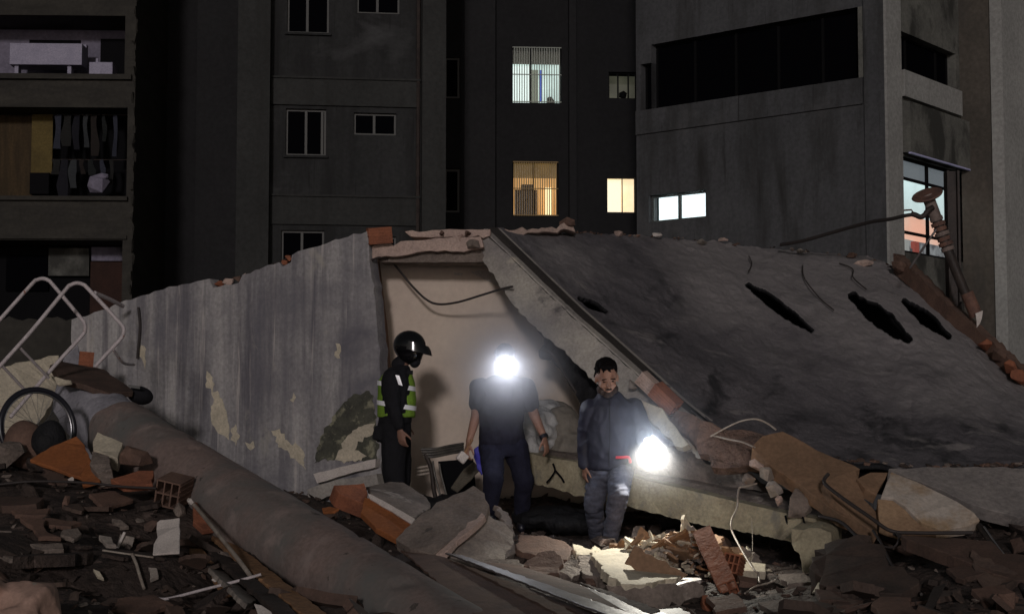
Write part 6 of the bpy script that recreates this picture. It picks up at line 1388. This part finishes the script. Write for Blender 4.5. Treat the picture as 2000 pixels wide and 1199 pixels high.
# ---------- person 3 : navy windbreaker, torch in hand, stepping down
def torchman():
    Y0 = 12.7; Q = lambda x, y, dy=0: P(x, y, Y0 + dy); b = MB()
    fw = Vector((.10, -.91, -.40)); up = Vector((-.04, -.25, .95)); hc = Q(1185, 738, -.14)
    L, M_ = head_shapes(b, hc, fw, up, 1.15)
    b.capsule(Q(1192, 780, -.02), .060, Q(1188, 758, -.08), .054)
    b.loft([(Q(1194, 782), X * .14, Yv * .08), (Q(1196, 805), X * .20, Yv * .115), (Q(1194, 850), X * .175, Yv * .12), (Q(1192, 895), X * .16, Yv * .11), (Q(1190, 915), X * .165, Yv * .12)], 20)
    sl, el, wl = Q(1154, 800, -.02), Q(1144, 856, .03), Q(1142, 905, -.03)
    sr, er, wr = Q(1238, 798), Q(1256, 846, .0), Q(1262, 878, -.16)
    limb(b, [sl, el, wl], [.056, .045, .029]); limb(b, [sr, er, wr], [.056, .045, .030])
    hand_shapes(b, wl + Vector((0, 0, -.015)), Vector((-.03, -.1, -1)), Vector((.9, .3, 0)), 1.0, .4, side=1)
    hand_shapes(b, wr, Vector((.12, -.95, .15)), Vector((-.1, .15, 1)), 1.0, 1.05, side=-1)
    legs = [(Q(1170, 925, 0), Q(1160, 985, -.06), Q(1166, 1054, .22)), (Q(1212, 920, -.02), Q(1208, 966, -.40), Q(1192, 1054, -.26))]
    for a, k, c in legs: limb(b, [a, k, c], [.080, .050, .030]); b.capsule(c + Vector((0, .03, -.04)), .042, c + Vector((0, -.13, -.05)), .036, 12, .8)
    body = remesh(b, 'person', K['skin'], .0085, 2); tag(body, 'bearded person in a navy windbreaker and grey jeans stepping down with a torch', 'person')
    m = MB(); m.loft([(Q(1190, 900), X * .168, Yv * .128), (Q(1190, 922), X * .19, Yv * .14), (Q(1190, 938), X * .18, Yv * .14)], 20)
    for a, k, c in legs: limb(m, [a, k, c + Vector((0, 0, .03))], [.106, .080, .060])
    remesh(m, 'jeans', K['jeans'], .010, 2, body, nz=.009, nsc=9, fold=2.2)
    m = MB(); m.loft([(Q(1190, 766, -.02), X * .080, Yv * .080), (Q(1193, 778), X * .13, Yv * .105), (Q(1196, 795), X * .225, Yv * .135), (Q(1196, 830), X * .225, Yv * .145), (Q(1194, 870), X * .215, Yv * .145), (Q(1192, 900), X * .210, Yv * .15), (Q(1191, 916), X * .20, Yv * .148)], 24)
    limb(m, [sl, el], [.082, .068]); limb(m, [el, wl], [.068, .047]); limb(m, [sr, er], [.082, .068]); limb(m, [er, wr], [.068, .047])
    remesh(m, 'jacket', K['jacket'], .011, 3, body, nz=.013, nsc=7, seed=9, fold=.8)
    m = MB(); m.loft([(Q(1191, 775, -.02), X * .085, Yv * .085), (Q(1190, 763, -.03), X * .082, Yv * .082)], 20); remesh(m, 'collar', K['jacket'], .012, 2, body)
    m = MB(); m.tube(catmull([Q(1190, 780, -.13), Q(1191, 830, -.16), Q(1190, 880, -.165), Q(1190, 912, -.16)], 5), .004, 6); obj('zip', m, K['blackcloth'], body)
    for a, k, c in legs: m = MB(); m.capsule(c + Vector((0, .04, -.03)), .054, c + Vector((0, -.17, -.05)), .044, 12, .8); m.capsule(c, .055, c + Vector((0, 0, .04)), .055); remesh(m, 'shoe', K['rubber'], .012, 2, body)
    m = MB(); m.ell(L(0, -.028, .058), .094, .108, .096, M_); m.ell(L(0, .04, .118), .072, .055, .030, M_); m.ell(L(0, -.05, .0), .092, .08, .08, M_)
    remesh(m, 'hair', K['hair'], .007, 0, body, nz=.012, nsc=45)
    m = MB(); m.ell(L(0, .054, -.094), .052, .050, .040, M_); m.ell(L(0, .092, -.050), .031, .014, .008, M_)
    for k in (-1, 1): m.ell(L(.046 * k, .03, -.074), .037, .056, .038, M_)
    remesh(m, 'beard', K['beard'], .006, 1, body)
    for k in (-1, 1):
        m = MB(); m.ell(L(.030 * k, .078, .004), .011, .007, .0045, M_); obj('eye', m, K['hair'], body)
        m = MB(); m.ell(L(.031 * k, .089, .026), .022, .007, .0045, M_); obj('eyebrow', m, K['hair'], body)
    m = MB(); m.tube(catmull([Q(1203, 893, -.17), Q(1215, 893, -.18), Q(1228, 893, -.17), Q(1231, 903, -.15)], 4), .012, 8); o = obj('jacket_tag', m, K['red'], body); o['label'] = 'red strap end at the jacket hem'
    # torch
    a = Q(1258, 893, -.24); t = Q(1265, 862, -.30); d = (t - a).normalized(); n1 = d.cross(Yv).normalized(); n2 = d.cross(n1)
    to = empty('torch', a, 'blazing white hand torch held low by the striding man', 'torch')
    m = MB(); m.loft([(a, n1 * .016, n2 * .016), (a + d * .10, n1 * .016, n2 * .016), (a + d * .12, n1 * .026, n2 * .026), (a + d * .145, n1 * .028, n2 * .028)], 20); obj('barrel', m, K['steel'], to, smooth=True)
    lp = a + d * .15
    m = MB(); m.loft([(lp, n1 * .027, n2 * .027), (lp + d * .012, n1 * .024, n2 * .024)], 20); obj('lens', m, glow('torch_led', (.95, .97, 1), 25), to)
    for (nm, en, dr_, sz, bl) in (('torch_light', 240, P(1262, 1100, 11.7) - P(1265, 862, 12.4), 100, .9),):
        l = bpy.data.lights.new(nm, 'SPOT'); l.energy = en; l.spot_size = R(sz); l.spot_blend = bl; l.color = (1.0, .95, .82); l.shadow_soft_size = .02
        lo = bpy.data.objects.new(nm, l); COL.objects.link(lo); lo.location = lp + Vector((.03, -.10, .03)); lo.rotation_euler = (-dr_).to_track_quat('Z', 'Y').to_euler()
    l = bpy.data.lights.new('torch_fill', 'POINT'); l.energy = 5.5; l.color = (.76, .87, 1); l.shadow_soft_size = .03  # added fill set off the torch to brighten the jeans
    lo = bpy.data.objects.new('torch_fill', l); COL.objects.link(lo); lo.location = lp + Vector((.01, -.15, -.02))
    return lp
TP = torchman()

# ---------- added scatter spheres that imitate lens bloom round the two lamps
def lens_bloom(c, r, dens, label, n='bloom_sphere'):
    m = MB(); m.ell(c, r, r, r, None, 32); o = obj(n, m, None, smooth='all')
    mt, t, b = new_mat('bloom_scatter'); t.nodes.remove(b); out = t.nodes['Material Output']
    vs = t.nodes.new('ShaderNodeVolumePrincipled'); vs.inputs['Color'].default_value = (.93, .94, 1, 1); vs.inputs['Anisotropy'].default_value = .0
    tc = t.nodes.new('ShaderNodeTexCoord'); vm = t.nodes.new('ShaderNodeVectorMath'); vm.operation = 'DISTANCE'
    loc = Vector((0, 0, r * 1.0)); vm.inputs[1].default_value = (0, 0, r)
    t.links.new(tc.outputs['Object'], vm.inputs[0])
    mr = t.nodes.new('ShaderNodeMapRange'); mr.inputs['From Min'].default_value = 0; mr.inputs['From Max'].default_value = r * .97; mr.inputs['To Min'].default_value = 1; mr.inputs['To Max'].default_value = 0
    pw = t.nodes.new('ShaderNodeMath'); pw.operation = 'POWER'; pw.inputs[1].default_value = 2.0
    ml = t.nodes.new('ShaderNodeMath'); ml.operation = 'MULTIPLY'; ml.inputs[1].default_value = dens
    t.links.new(vm.outputs['Value'], mr.inputs[0]); t.links.new(mr.outputs[0], pw.inputs[0]); t.links.new(pw.outputs[0], ml.inputs[0]); t.links.new(ml.outputs[0], vs.inputs['Density'])
    t.links.new(vs.outputs[0], out.inputs['Volume']); o.data.materials.clear(); o.data.materials.append(mt)
    tag(o, label, 'lens_bloom', kind='stuff')
lens_bloom(HP + Vector((0, -.02, 0)), .75, 2.6, 'added scatter sphere imitating lens bloom round the headlamp')
lens_bloom(TP + Vector((.03, -.07, .04)), .62, 1.3, 'added scatter sphere imitating lens bloom round the torch')
